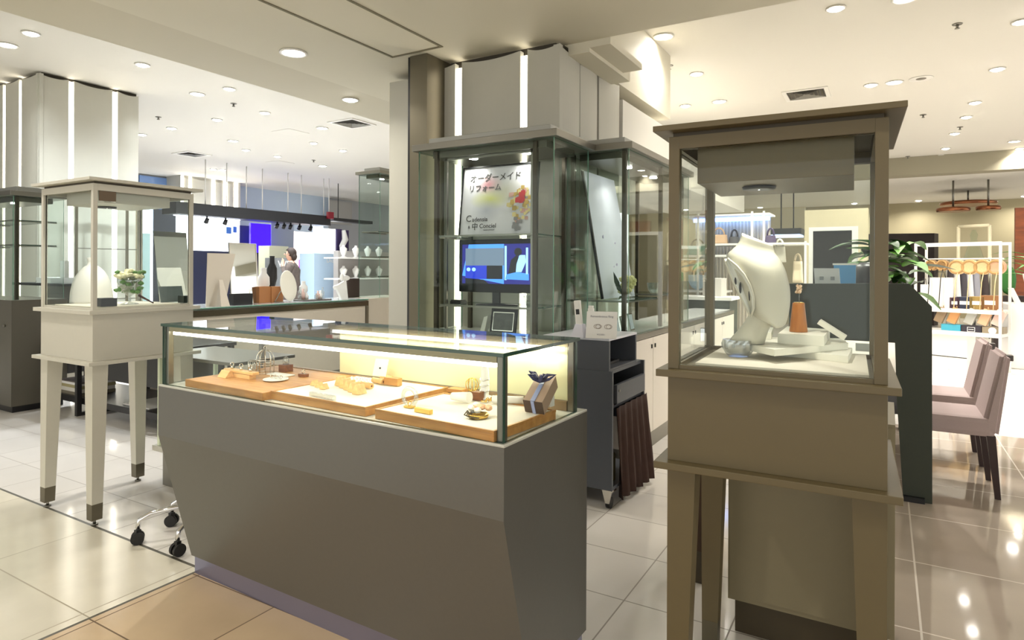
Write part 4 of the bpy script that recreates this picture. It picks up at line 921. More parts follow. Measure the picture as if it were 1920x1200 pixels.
m = MB(); m.hexa([Vector(q) for q in ((-.04, -.035, 0), (.04, -.035, 0), (.04, .035, 0), (-.04, .035, 0), (-.018, -.015, .075), (.024, -.015, .075), (.024, .03, .075), (-.018, .03, .075))]); m.build('cradle', mat('pale_lilac_plastic', (222, 222, 234), .4), t, False)
m = MB(); Mh = Matrix.Translation((0, .005, .06)) @ Matrix.Rotation(RAD(-6), 4, 'Y'); m.box(-.019, .019, -.012, .012, 0, .15, .006, M=Mh); hs = m.build('handset', white, t, False)
m = MB(); m.box(-.009, .012, -.0135, -.0125, .07, .10, M=Mh); m.build('display', dark, hs, False)
p = az(1100, 634, ZT2); m = MB(); m.box(-.016, .016, -.012, .012, 0, .165, .003); m.box(-.012, .012, -.01, .01, .1655, .18, mi=0); solo(m, 'spray_bottle', white, 'white narrow bottle behind the tent card on the trolley', 'bottle', base=p + Vector((0, .06, 0)))

# ================================================================== DESK AND CHAIRS (RIGHT)
YD = 4.39
dk = thing('consultation_desk', 'dark green grey desk with high screen and chamfered corner beside the chairs', 'desk', (-.1, 4.6, 0))
m = MB(); m.prism([(-.53, 1.262), (.12, 1.272), (.232, 1.14), (.238, 0), (.095, 0), (.06, .60), (.05, .92), (-.53, .92)], YD, YD + .04, lambda a, b_, v: (a, v, b_)); m.build('screen_panel', desk_m, dk)
m = MB(); m.box(-.53, .16, YD + .041, 6.4, .70, .74, .002); m.build('worktop', mat('pale_desk_top', (214, 208, 196), .35), dk)
m = MB(); m.box(-.53, -.2, YD + .045, 6.38, .08, .699); m.build('pedestal', cream, dk)
m = MB(); m.box(-.53, -.0, YD + .041, YD + .34, .96, .98); m.box(-.53, -.51, YD + .041, YD + .34, .741, .959); m.box(-.03, -.01, YD + .041, YD + .34, .741, .959); m.build('raised_shelf', cream, dk)
m = MB(); m.box(.10, .16, 6.3, 6.36, 0, .699); m.build('leg', desk_m, dk)
m = MB(); m.box(-.02, .20, YD - .03, YD - .001, 0, .03); m.build('foot', dark, dk)
def board_on(x0, y0, x1, y1, Y, z0, name, label, cat, mt, th=.03, lean=0, sk=0, extra=None):
    A, B_ = ay(x0, y1, Y), ay(x1, y0, Y); t = thing(name, label, cat, ((A.x + B_.x) / 2, Y, z0)); h = B_.z - z0; s_ = sk
    m = MB(); m.hexa([Vector(q) for q in ((A.x + s_, Y, z0), (B_.x + s_, Y, z0), (B_.x + s_, Y + th, z0), (A.x + s_, Y + th, z0), (A.x, Y + lean, z0 + h), (B_.x, Y + lean, z0 + h), (B_.x, Y + th + lean, z0 + h), (A.x, Y + th + lean, z0 + h))]); m.build('body', mt, t); return t, A, B_, h
t, A, B_, h = board_on(1524, 503, 1572, 531, 4.5, .981, 'price_board', 'white tilted board with two grey marks on the desk behind the screen', 'board', mat('white_board', (226, 230, 232), .4), lean=.06, sk=.03)
for u in (.25, .68):
    m = MB(); m.box(A.x + (B_.x - A.x) * u, A.x + (B_.x - A.x) * (u + .16), 4.535, 4.54, .981 + h * .80, .981 + h * .86); m.build('mark', mat('grey_mark', (150, 156, 160), .5), t)
t, A, B_, h = board_on(1562, 497, 1604, 531, 4.62, .981, 'brochure_board', 'sky blue board with white edge on the desk behind the screen', 'board', mat('sky_blue', (88, 160, 214), .5), lean=.05)
m = MB(); m.box(A.x - .006, B_.x + .004, 4.62 + .045, 4.62 + .085, .981 + h, .981 + h + .012); m.build('edge', white, t)

def chair(loc, label):
    t = thing('upholstered_chair', label, 'chair', loc, 0, 'mauve chairs at the desk')
    m = MB(); m.box(-.24, .21, -.225, .225, .36, .475, .03); m.build('seat', mauve, t, False)
    m = MB(); m.hexa([Vector(q) for q in ((.14, -.225, .40), (.225, -.225, .36), (.225, .225, .36), (.14, .225, .40), (.235, -.215, .865), (.285, -.215, .855), (.285, .215, .855), (.235, .215, .865))])
    bmesh.ops.bevel(m.bm, geom=m.bm.edges[:], offset=.022, segments=3, affect='EDGES'); m.build('backrest', mauve, t, False)
    m = MB(); m.box(.275, .32, -.03, .03, .80, .835, .004); m.build('handle', mat('dark_grey_handle', (90, 84, 82), .4), t, False)
    for sx, x in ((-1, -.2), (1, .19)):
        for y in (-.2, .2):
            dx = .035 if sx > 0 else -.01
            m = MB(); a, b2 = .022, .014; m.hexa([Vector(q) for q in ((x + dx - b2, y - b2, 0), (x + dx + b2, y - b2, 0), (x + dx + b2, y + b2, 0), (x + dx - b2, y + b2, 0), (x - a, y - a, .37), (x + a, y - a, .37), (x + a, y + a, .37), (x - a, y + a, .37))]); m.build('leg', darkleg, t, False)
    return t
ch = chair((.352, 4.89, 0), 'mauve upholstered chair nearest the camera at the dark desk')
dup(ch, (.352, 5.62, 0), label='mauve upholstered chair farther along the dark desk, half hidden by the nearer one')

# ================================================================== STOOL AND SIDE CABINET BEHIND THE COUNTER'S LEFT END
sc_ = Vector((-2.84, 2.20, 0))
st_ = thing('swivel_stool', 'swivel stool with chrome caster base and dark green seat behind the counter', 'stool', sc_)
wheels = [az(258, 1012, .02), az(333, 1034, .02), az(322, 975, .03), Vector((-2.62, 2.36, 0)), Vector((-2.9, 2.48, 0))]
for i, w_ in enumerate(wheels):
    w_ = Vector((w_.x, w_.y, 0)); d = w_ - sc_; u = d.normalized()
    m = MB(); m.tube([sc_ + Vector((0, 0, .15)), sc_ + u * .08 + Vector((0, 0, .145)), sc_ + d * .72 + Vector((0, 0, .15)), sc_ + d * .90 + Vector((0, 0, .14)), sc_ + d * .985 + Vector((0, 0, .115)), sc_ + d + Vector((0, 0, .075))], .0115, 10); lg_ = m.build('leg', chrome, st_)
    n_ = Vector((-u.y, u.x, 0)); m = MB()
    for s_ in (-1, 1): m.cyl(w_ + Vector((0, 0, .03)) + n_ * s_ * .006, w_ + Vector((0, 0, .03)) + n_ * s_ * .022, .0295, n=20)
    m.box(w_.x - .012, w_.x + .012, w_.y - .012, w_.y + .012, .03, .07, .003); m.build('caster', rubber, lg_)
m = MB(); pts = [sc_ + Vector((.15 * cos(a), .15 * sin(a), .20)) for a in [i * 2 * pi / 28 for i in range(28)]]; m.tube(pts, .008, 8, True); m.build('foot_ring', chrome, st_)
m = MB(); m.cyl(sc_ + Vector((0, 0, .13)), sc_ + Vector((0, 0, .43)), .024); m.build('gas_column', chrome, st_)
m = MB(); m.lathe([(.12, .43), (.16, .44), (.175, .47), (.165, .50), (.1, .51), (.01, .512)], sc_, 32); m.build('seat', mat('dark_green_vinyl', (34, 62, 50), .4), st_)
p0 = az(287, 914); sx = p0.x; sy = p0.y + .06
sd = thing('side_cabinet', 'narrow glass side cabinet with pale edges coloured to look lit behind the stool', 'glass cabinet', (sx + .3, sy + .15, 0))
m = MB(); m.box(sx, sx + .66, sy, sy + .4, 0, .20); m.build('base', steel, sd)
m = MB(); m.box(sx - .10, sx + .70, sy - .01, sy + .42, .201, .235, .003); m.build('shelf', cream, sd)
for yy, x_ in ((sy, sx - .06), (sy, sx + .02), (sy + .38, sx - .06)):
    m = MB(); m.box(x_, x_ + .022, yy, yy + .022, .236, .79); m.build('painted_glow_edge', mat('pale_green_painted_glow', (232, 240, 212), .3), sd)  # pale colour stands in for the edge glow, nothing is emitted
m = MB(); m.pane(sx + .045, sx + .68, sy + .004, sy + .010, .236, .79); m.build('pane', GLL, sd)
m = MB(); m.box(sx - .10, sx + .70, sy - .01, sy + .42, .791, .81, .002); m.build('top', steel, sd)

# ================================================================== FAR LEFT FURNITURE
m0 = az(140, 780); bt = thing('black_table', 'black low table with a U shaped frame and books on its lower shelf', 'table', (m0.x + .5, m0.y + .3, 0))
tx0_, ty0_ = m0.x, m0.y; blk = mat('satin_black', (26, 24, 25), .35)
for x in (tx0_, tx0_ + 1.3):
    m = MB(); m.box(x, x + .04, ty0_, ty0_ + .04, 0, .66); m.box(x, x + .04, ty0_ + .62, ty0_ + .66, 0, .66); m.box(x, x + .04, ty0_ + .041, ty0_ + .619, 0, .03); m.build('leg_frame', blk, bt)
m = MB(); m.box(tx0_ - .52, tx0_ + 1.34, ty0_ + .05, ty0_ + .62, .10, .155); m.build('lower_shelf', blk, bt)
m = MB(); m.box(tx0_ + .05, tx0_ + 1.29, ty0_ + .05, ty0_ + .6, .36, .66); m.build('drawer_box', blk, bt)
m = MB(); m.box(tx0_ - .54, tx0_ + 1.36, ty0_ - .01, ty0_ + .67, .661, .69, .003); m.build('top', blk, bt)
zz = .1555; bcols = [(120, 112, 96), (210, 206, 196), (160, 150, 110), (226, 224, 220), (92, 84, 80)]
for k, c_ in enumerate(bcols):
    h = (.03, .035, .028, .022, .012)[k]; m = MB(); dx = (.02, 0, .03, .01, .04)[k]
    m.box(tx0_ - .50 + dx, tx0_ - .06 + dx * .5, ty0_ + .08, ty0_ + .38, zz, zz + h); solo(m, 'magazine', mat(f'magazine_cover_{k}', c_, .5), ('lowest', 'second lowest', 'middle', 'second highest', 'topmost')[k] + ' magazine of the stack on the black table shelf', 'magazine', 'magazines stacked on the black table shelf', base=(tx0_ - .28, ty0_ + .2, zz)); zz += h + .0005
m = MB(); m.box(tx0_ + .6, tx0_ + 1.0, ty0_ + .1, ty0_ + .5, .1555, .165); solo(m, 'magazine', white, 'white open magazine lying right on the black table shelf', 'magazine', base=(tx0_ + .8, ty0_ + .3, .1555))
YC = 3.28; a0, a1 = ay(30, 650, YC).x, ay(120, 650, YC).x
dc = thing('drawer_cabinet', 'black drawer cabinet with a glass top case beside the far left column', 'cabinet', ((a0 + a1) / 2, YC + .15, 0))
zf = lambda y: ay(50, y, YC).z
m = MB(); m.box(a0, a1, YC + .012, YC + .34, zf(688), zf(577)); m.build('body', blk, dc)
for y0, y1 in ((622, 590), (686, 626)): m = MB(); m.box(a0 + .006, a1 - .006, YC, YC + .011, zf(y0), zf(y1), .002); dr = m.build('drawer', charcoal, dc); m = MB(); m.box((a0 + a1) / 2 - .05, (a0 + a1) / 2 + .05, YC - .012, YC - .0005, zf(y1) - .06, zf(y1) - .045); m.build('handle', dark, dr)
m = MB(); m.box(a0 - .03, a1, YC - .01, YC + .34, zf(700), zf(689)); m.build('base_rail', cream, dc)
for x in (a0 + .04, a1 - .06):
    m = MB(); m.cyl((x, YC + .06, 0), (x, YC + .06, zf(700)), .02, .04, 16); m.build('leg', bronze, dc)
m = MB(); m.box(a0 - .04, a1, YC - .02, YC + .34, zf(577) + .001, zf(573), .002); m.build('top', cream, dc)
m = MB(); m.pane(a0 - .02, a1 - .02, YC, YC + .006, zf(572), zf(535)); m.build('glass_front', GLL, dc)
m = MB(); m.box(a0 - .02, a1 - .02, YC + .3, YC + .31, zf(572), zf(535)); m.build('glass_back', steel, dc)
m = MB(); m.box(a0 - .05, a1, YC - .02, YC + .33, zf(534.5), zf(530), .002); m.build('case_top', charcoal, dc)
m = MB(); m.box(-.12, .12, -.05, .05, 0, .02, .004); solo(m, 'folder', dark, 'dark folder lying on the glass case of the drawer cabinet', 'folder', base=(a0 + .35, YC + .14, zf(530) + .001))
YG = 2.7; g0, g1 = ay(-70, 500, YG).x, ay(24, 500, YG).x; zg = lambda y: ay(10, y, YG).z
gc = glass_cabinet('dark glass cabinet on a grey base at the left edge of the photo', g0, g1, YG, YG + .42, zg(562), zg(368), [(g1 - .05, YG + .05), (g0 + .05, YG + .05)], [(g0 + .05, g1 - .05, YG + .04, YG + .38, zg(458)), (g0 + .05, g1 - .05, YG + .04, YG + .38, zg(412))], lamps=False)
gb = thing('cabinet_base', 'grey base with drawer under the dark glass cabinet at the left edge', 'cabinet', ((g0 + g1) / 2, YG + .2, 0))
m = MB(); m.box(g0 - .02, g1 + .03, YG - .02, YG + .44, .06, zg(562) - .001); m.build('body', mat('dark_taupe', (96, 92, 82), .4, .2), gb)
m = MB(); m.box(g0, g1, YG, YG + .42, 0, .059); m.build('plinth', dark, gb)
m = MB(); m.cyl((g1 - .1, YG - .021, zg(610)), (g1 - .1, YG - .035, zg(610)), .012); m.build('knob', steel, gb)
# shelf frame in front of the far left column
XS = fx + .25; rk = thing('display_rack', 'slim dark metal shelf rack in front of the far left column', 'shelf', (XS, 4.2, 0))
pys = [ax(x, 500, XS).y for x in (143, 176, 238, 257)]
for y in pys: m = MB(); m.box(XS - .015, XS + .015, y - .012, y + .012, 0, ax(200, 380, XS).z); m.build('post', bronze, rk)
for yy in (466, 560): zs_ = ax(200, yy, XS).z; m = MB(); m.box(XS - .012, XS + .012, pys[0] + .013, pys[3] - .013, zs_ - .012, zs_); m.build('shelf', steel, rk)
m = MB(); m.box(XS - .014, XS + .014, pys[0] - .012, pys[3] + .012, ax(200, 380, XS).z + .0005, ax(200, 374, XS).z + .02); m.build('top_rail', bronze, rk)
# white paper stand
t = thing('paper_holder', 'white stack of papers on the glass case behind the cream showcase', 'papers', (-8.3, 3.45, zf(530)))
a_ = ay(92, 530, YC + .1); m = MB(); m.box(a_.x - .1, a_.x + .22, YC + .02, YC + .26, zf(530) + .001, zf(530) + .06); m.build('papers', paper, t)
m = MB(); a_ = ay(117, 525, YC + .1); m.box(a_.x - .05, a_.x + .05, YC + .1, YC + .14, zf(530) + .061, zf(530) + .24); m.build('card', paper, t)

# ================================================================== BACK COUNTER WITH ITS DISPLAYS
XB = -5.78; yb0, yb1 = 3.66, 6.15; zB = .95
bc = thing('glass_top_counter', 'long beige counter with a lit glass top behind the front counter', 'counter', (XB - .3, 4.6, 0))
m = MB(); m.box(XB - .62, XB - .012, yb0, yb1 - .05, .10, .86); m.build('body', mat('beige_laminate', (186, 176, 158), .45, noise=.03), bc)
m = MB(); m.box(XB - .60, XB - .04, yb0 + .02, yb1 - .07, 0, .099); m.build('plinth', steel, bc)
m = MB(); m.box(XB - .63, XB, yb0 - .01, yb1, .861, .924, .002); m.build('metal_band', mat('dark_bronze', (92, 86, 70), .2, .9), bc)
m = MB(); m.box(XB - .03, XB, yb1 - .045, yb1, .0, .86); m.build('end_post', bronze, bc)
m = MB(); m.box(XB - .60, XB - .02, yb0 + .01, yb1 - .02, .925, .930); m.build('display_floor', white, bc)
m = MB(); m.pane(XB - .012, XB - .004, yb0, yb1 - .01, .925, zB - .012); m.build('front_glass', GLL, bc)
m = MB(); m.pane(XB - .63, XB, yb0 - .01, yb1, zB - .011, zB); m.build('top_glass', [mat('white_glass_top', (226, 232, 230), .06), gedge_l], bc)
zBt = zB + .001
def onx(px, X, dz=0): v = ax(px, 540, X); return Vector((X, v.y, zBt + dz))
def upx(x0, y0, x1, y1, X, name, label, cat, mt, th=.03, lean=.06, z0=None, taper=0, group=None):
    z0 = zBt if z0 is None else z0; A, B_ = ax(x0, y1, X), ax(x1, y0, X); h = max(.02, B_.z - z0)
    t = thing(name, label, cat, (X, (A.y + B_.y) / 2, z0), group=group); m = MB()
    m.hexa([Vector(q) for q in ((X - th, A.y + taper, z0), (X, A.y + taper, z0), (X, B_.y - taper, z0), (X - th, B_.y - taper, z0), (X - th - lean, A.y, z0 + h), (X - lean, A.y, z0 + h), (X - lean, B_.y, z0 + h), (X - th - lean, B_.y, z0 + h))])
    m.build('panel', mt, t); return t, A, B_, h
t, A, B_, h = upx(300, 436, 362, 575, -6.26, 'tilting_mirror', 'large tilted frameless mirror seen through the cream showcase', 'mirror', mirror, .012, .12)
m = MB(); m.hexa([Vector(q) for q in ((-6.41, A.y + .15, zBt), (-6.40, A.y + .15, zBt), (-6.40, B_.y - .15, zBt), (-6.41, B_.y - .15, zBt), (-6.37, A.y + .15, zBt + h * .7), (-6.36, A.y + .15, zBt + h * .7), (-6.36, B_.y - .15, zBt + h * .7), (-6.37, B_.y - .15, zBt + h * .7))]); m.build('stand', charcoal, t)
t, A, B_, h = upx(378, 476, 430, 573, -5.95, 'sign_board', 'plain beige board on an easel back standing left on the glass top counter', 'sign', mat('beige_board', (206, 194, 176), .6), .012, -.10, taper=.05)
m = MB(); yc = (A.y + B_.y) / 2; m.hexa([Vector(q) for q in ((-5.79, yc - .05, zBt), (-5.785, yc - .05, zBt), (-5.785, yc + .05, zBt), (-5.79, yc + .05, zBt), (-5.87, yc - .02, zBt + h * .5), (-5.865, yc - .02, zBt + h * .5), (-5.865, yc + .02, zBt + h * .5), (-5.87, yc + .02, zBt + h * .5))]); m.build('easel', MATS['beige_board'], t)
t, A, B_, h = upx(436, 459, 484, 566, -6.1, 'counter_mirror', 'upright mirror in a thin silver frame on the glass top counter', 'mirror', mirror, .01, .05)
m = MB(); y0_, y1_ = A.y, B_.y
for q in ((y0_ - .012, y0_, 0, h), (y1_, y1_ + .012, 0, h), (y0_ - .012, y1_ + .012, h, h + .014)):
    m.hexa([Vector(v) for v in ((-6.115 - .05 * q[2] / h, q[0], zBt + q[2]), (-6.095 - .05 * q[2] / h, q[0], zBt + q[2]), (-6.095 - .05 * q[2] / h, q[1], zBt + q[2]), (-6.115 - .05 * q[2] / h, q[1], zBt + q[2]), (-6.115 - .05 * q[3] / h, q[0], zBt + q[3]), (-6.095 - .05 * q[3] / h, q[0], zBt + q[3]), (-6.095 - .05 * q[3] / h, q[1], zBt + q[3]), (-6.115 - .05 * q[3] / h, q[1], zBt + q[3]))])
m.build('frame', silver, t)
tan_l = mat('tan_leather', (168, 110, 62), .5)
upx(486, 537, 508, 561, -6.05, 'leather_box', 'tan box, left of the pair beside the counter mirror', 'box', tan_l, .12, 0, group='tan boxes on the back counter'); upx(509, 537, 531, 561, -6.04, 'leather_box', 'tan box, right of the pair beside the oval white stand', 'box', tan_l, .12, 0, group='tan boxes on the back counter')
upx(438, 550, 474, 563, -5.9, 'jewellery_case', 'flat black jewellery case in front of the counter mirror', 'case', dark, .08, 0)
p = onx(541, -5.92); t = thing('oval_stand', 'large oval cream display plate on an easel on the glass top counter', 'display plate', p)
hv = ax(541, 505, -5.92).z - zBt; m = MB(); R_ = []
Mo = Matrix.Translation((0, 0, hv * .5 + .003)) @ Matrix.Rotation(RAD(-20), 4, 'Y') @ Matrix.Rotation(RAD(-12), 4, 'X')
m.ball((0, 0, 0), 1, 3, (.014, .115, hv * .5));
for v in m.bm.verts: v.co = Mo @ v.co
for v in m.bm.verts: v.co.z = max(v.co.z, 0)
m.build('plate', mat('cream_plate', (228, 222, 204), .4), t, False)
m = MB(); m.tube([(-.03, -.08, hv * .35), (-.1, -.11, 0.006), (.03, -.09, .006)], .006, 6); m.build('easel', steel, t, False)
def bust(px, y0, X, label, mt, w=.07, name='necklace_bust'):
    p = onx(px, X); h = ax(px, y0, X).z - zBt; m = MB(); m.lathe([(w * .8, 0), (w * .75, .01), (w * .35, .03), (w * .4, h * .25), (w, h * .5), (w * .95, h * .72), (w * .5, h * .84), (w * .45, h * .95), (w * .5, h)], (0, 0, 0), 24)
    for v in m.bm.verts: v.co.x *= .6
    return solo(m, name, mt, label, 'bust', base=p)
bust(510, 480, -6.3, 'black velvet necklace bust behind the tan boxes', dark); bust(494, 502, -6.25, 'white necklace bust left of the black bust', white, .08); bust(569, 527, -6.1, 'small white cone bust right of the oval plate', white, .06)
p = onx(590, -5.98); m = MB(); m.box(-.12, .06, -.22, .22, 0, .015, .003); solo(m, 'display_tray', mat('dark_tray', (88, 82, 76), .4), 'flat dark tray with trinkets right of the oval plate', 'tray', base=p)
random.seed(8)
for k in range(7):
    m = MB(); c_ = Vector((random.uniform(-.08, .03), -.18 + .06 * k, 0)); hh = random.uniform(.05, .16)
    m.lathe([(.022, 0), (.024, hh * .6), (.01, hh * .75), (.012, hh)], (0, 0, 0), 12); solo(m, 'perfume_bottle', [crystal, mat('rose_glass', (226, 190, 176), .2), white][k % 3], f'small bottle on the flat dark tray, {ORD[k]} from the left', 'bottle', 'trinkets on the dark tray', base=p + c_ + Vector((0, 0, .0155)))
p = onx(641, -5.9); t = thing('display_figure', 'white angular display stand with petal shaped arms on the back counter', 'display stand', p); hz = ax(641, 515, -5.9).z - zBt
m = MB(); m.hexa([Vector(q) for q in ((-.02, -.02, 0), (.02, -.02, 0), (.02, .09, 0), (-.02, .09, 0), (-.015, -.11, hz * .55), (.015, -.11, hz * .55), (.015, .06, hz * .78), (-.015, .06, hz * .78))]); m.build('body', white, t, False)
m = MB(); m.ball((0, .06, hz * .86), 1, 2, (.02, .08, .035)); m.ball((0, .0, hz * .9), 1, 2, (.02, .03, .05)); m.ball((0, -.1, hz * .5), 1, 2, (.02, .05, .03)); m.build('petal', white, t, False)
upx(652, 522, 674, 559, -6.2, 'dark_box', 'dark brown upright box behind the white angular stand', 'box', mat('dark_brown_paint', (58, 42, 36), .5), .1, 0)
# tall glass cabinet on the counter's right end
yc0 = ax(712, 400, -5.86).y; zc1 = ax(676, 318, -5.86).z
glass_cabinet('tall glass cabinet on the right end of the back counter beside the pillar', -6.24, -5.86, yc0, yb1 + .9, zB + .001, zc1, [(-5.92, yc0 + .33), (-5.92, yc0 + .62)], [(-6.2, -5.9, yc0 + .02, yb1 + .8, ax(690, 432, -5.9).z), (-6.2, -5.9, yc0 + .02, yb1 + .8, ax(690, 480, -5.9).z), (-6.2, -5.9, yc0 + .02, yb1 + .8, ax(690, 518, -5.9).z)], lamps=False, front='x')
m = MB(); m.box(-6.4, -5.82, yb1 + .01, yb1 + 1.0, 0, zB - .001); solo(m, 'cabinet_base', MATS['beige_laminate'], 'beige base under the tall glass cabinet beside the pillar', 'cabinet', base=(-6.1, yb1 + .5, 0))

# ================================================================== FAR LEFT SHOP UNDER THE BLACK CANOPY
XCN = -12.7
c0, c1 = ax(330, 385, XCN), ax(620, 406, XCN); zc0, zc1_ = ax(480, 412, XCN).z, ax(480, 392, XCN).z
cn = thing('canopy_beam', 'long black canopy beam hung from the ceiling over the far left shop', 'canopy', (XCN, (c0.y + c1.y) / 2, zc0))
m = MB(); m.box(XCN - .5, XCN, c0.y, c1.y, zc0, zc1_); m.build('beam', charcoal, cn)
for px in (385, 425, 462, 492, 540, 565, 607):
    yy = ax(px, 360, XCN - .1).y; m = MB(); m.cyl((XCN - .1, yy, zc1_ + .0005), (XCN - .1, yy, CH - .001), .012, n=8); m.build('hanging_rod', white, cn)
m = MB(); m.box(XCN - .42, XCN - .36, c0.y + .2, c0.y + (c1.y - c0.y) * .42, zc0 - .012, zc0 - .0005); m.build('light_strip', led_c, cn)
for i, px in enumerate((388, 423, 520, 533, 545, 562, 583)):
    yy = ax(px, 420, XCN - .15).y; t = thing('track_spotlight', f'small black track spotlight under the black canopy, {ORD[i]} from the left', 'spotlight', (XCN - .15, yy, zc0), group='track spotlights under the canopy')
    m = MB(); m.cyl((0, 0, -.001), (0, 0, -.06), .02, n=10); m.build('stem', dark, t, False); m = MB(); m.cyl((.02, 0, -.05), (-.04, 0, -.14), .04, .05, 14); m.build('head', dark, t, False)
XW = -14.6
def wallboard(x0, y0, x1, y1, X, name, label, cat, mt, th=.06, z0=None):
    A, B_ = ax(x0, y1, X), ax(x1, y0, X); zz0 = A.z if z0 is None else z0; t = thing(name, label, cat, (X, (A.y + B_.y) / 2, zz0))
    m = MB(); m.box(X - th, X, A.y, B_.y, zz0, B_.z); m.build('panel', mt, t); return t, A, B_
glow = mat('lightbox_white', (250, 252, 255), .4, emit=2.2); glow_b = mat('lightbox_pale_blue', (206, 226, 248), .4, emit=.9)
t, A, B_ = wallboard(329, 408, 449, 470, XW, 'lightbox_sign', 'large glowing white lightbox with small blue pictures under the black canopy', 'sign', glow, z0=0)
A2, B2 = ax(424, 438, XW + .004), ax(434, 426, XW + .004); A3, B3 = ax(437, 436, XW + .004), ax(444, 425, XW + .004)
m = MB(); m.box(XW + .001, XW + .006, A2.y, B2.y, A2.z, B2.z); m.box(XW + .001, XW + .006, A3.y, B3.y, A3.z, B3.z); m.build('picture', mat('navy_picture', (60, 100, 160), .5), t)
A4, B4 = ax(330, 520, XW + .03), ax(448, 468, XW + .03); m = MB(); m.box(XW + .002, XW + .5, A4.y, B4.y, 0, ax(380, 470, XW + .5).z); solo(m, 'shop_shelf', mat('dark_blue_black', (32, 36, 62), .4), 'dark shelf unit below the large white lightbox', 'shelf', base=(XW + .25, (A4.y + B4.y) / 2, 0))
wallboard(449, 424, 473, 500, XW, 'wall_panel', 'black wall panel between the white lightbox and the blue screen', 'panel', charcoal, z0=0)
wallboard(470, 421, 508, 473, XW + .3, 'blue_screen', 'glowing deep blue video screen in the far left shop', 'screen', mat('deep_blue_screen', (20, 6, 90), .3, emit=2.0, ecol=(38, 8, 255)), z0=None)
wallboard(470, 474, 508, 545, XW + .28, 'screen_base', 'dark violet panel below the blue video screen', 'panel', mat('dark_violet', (40, 36, 70), .5), z0=0)
t, A, B_ = wallboard(508, 420, 551, 540, XW, 'drape', 'pale blue grey pleated drape right of the blue screen', 'drape', mat('blue_grey_drape', (160, 172, 186), .8), z0=0)
wallboard(551, 436, 586, 545, XW, 'lightbox_poster', 'glowing white and pink poster lightbox behind the standing person', 'sign', print_mat('pink_white_poster', (236, 230, 232), []) if False else mat('pink_white_glow', (252, 238, 236), .4, emit=1.1), z0=0)
wallboard(588, 424, 606, 560, XW + .02, 'light_pillar', 'pale glowing narrow pillar between two lightboxes', 'light pillar', glow_b, z0=0)
wallboard(606, 430, 631, 478, XW + .3, 'tall_lightbox', 'glowing white lightbox above the pale blue counter', 'sign', glow, z0=0)
t, A, B_ = wallboard(589, 476, 632, 560, -11.6, 'shop_counter', 'pale blue shop counter with white lettering at the far left', 'counter', mat('pale_blue_counter', (190, 214, 234), .3), th=.5, z0=0)
text('Dior', .16, white, frame_m(Vector((-11.597, ax(612, 488, -11.6).y, ax(612, 492, -11.6).z)), (0, 1, 0), (0, 0, 1)), t)
t, A, B_ = wallboard(518, 484, 545, 560, -12.2, 'shop_counter', 'grey shop counter with pale lettering in front of the standing person', 'counter', mat('mid_grey_counter', (128, 130, 130), .4), th=.4, z0=0)
text('VVE', .2, white, frame_m(Vector((-12.197, ax(521, 499, -12.2).y, ax(521, 500, -12.2).z)), (0, 1, 0), (0, 0, 1)), t, bold=.004)
t, A, B_ = wallboard(505, 462, 541, 484, -12.9, 'ledge_box', 'beige box shelf behind the grey shop counter', 'shelf', mat('beige_ledge', (206, 204, 176), .5), th=.4, z0=0)
wallboard(563, 487, 577, 520, -12.9, 'magenta_sign', 'violet and magenta framed sign right of the standing person', 'sign', mat('magenta_sign', (176, 60, 190), .4, emit=.4), z0=0)
wallboard(632, 430, 641, 475, -12, 'purple_panel', 'narrow dark purple panel left of the white ornament figure', 'panel', mat('dark_purple', (52, 34, 86), .5), z0=0); wallboard(648, 432, 654, 475, -12, 'purple_panel', 'narrow dark purple panel right of the white ornament figure', 'panel', MATS['dark_purple'], z0=0)
p = ax(644, 474, -11.9); t = thing('ornament_figure', 'slender white ornament figure between two purple panels', 'figure', p); hh = ax(644, 432, -11.9).z - p.z
m = MB(); m.tube([(0, .02, 0), (0, -.05, hh * .3), (0, .06, hh * .6), (0, .0, hh)], [.09, .07, .08, .05], 10); m.build('body', white, t, False)
m = MB(); m.box(-.12, .12, -.1, .1, -p.z, -.001); m.build('pedestal', mat('black_shelf', (30, 30, 34), .4), t, False)
wallboard(618, 380, 660, 419, wlx + .5, 'wall_panel', 'grey wall panel above the black fascia at the right of the far left shop', 'panel', mat('grey_panel', (150, 148, 142), .5), z0=None)
A, B_ = ax(626, 408, -13), ax(676, 417, -13)
m = MB(); m.box(-13.3, -13, A.y, B_.y + .5, B_.z - .02, A.z); m.cyl((-13.15, A.y + .3, A.z), (-13.15, A.y + .3, CH - .001), .012, n=8); solo(m, 'black_fascia', charcoal, 'short black fascia right of the long canopy beam', 'fascia', base=(-13.1, (A.y + B_.y) / 2, B_.z))
A, B_ = ax(616, 410, -12.6), ax(626, 398, -12.6); t = thing('red_sign', 'small red sign at the right end of the black canopy', 'sign', (-12.6, (A.y + B_.y) / 2, A.z)); m = MB(); m.box(-12.68, -12.6, A.y, B_.y, A.z, B_.z); m.build('panel', mat('red_sign', (150, 34, 50), .5), t); m = MB(); m.cyl((-12.64, A.y + .05, B_.z + .001), (-12.64, A.y + .05, CH - .001), .012, n=8); m.build('hanging_rod', white, t)
# dark left end of the shop with blue light column
wallboard(262, 395, 330, 600, XW + .1, 'dark_wall_unit', 'black wall unit left of the large white lightbox', 'wall unit', mat('dark_unit', (46, 48, 56), .5), z0=0)
t, A, B_ = wallboard(266, 393, 287, 570, -9.9, 'blue_light_column', 'tall bluish white light column seen through the cream showcase', 'light column', mat('blue_white_glow', (206, 226, 255), .4, emit=2.4), th=.1, z0=0)
wallboard(262, 438, 282, 560, -9.6, 'mirror_panel', 'pale mirror panel in front of the bluish light column', 'panel', mat('pale_aqua_panel', (176, 206, 210), .15, .5), th=.05, z0=0)
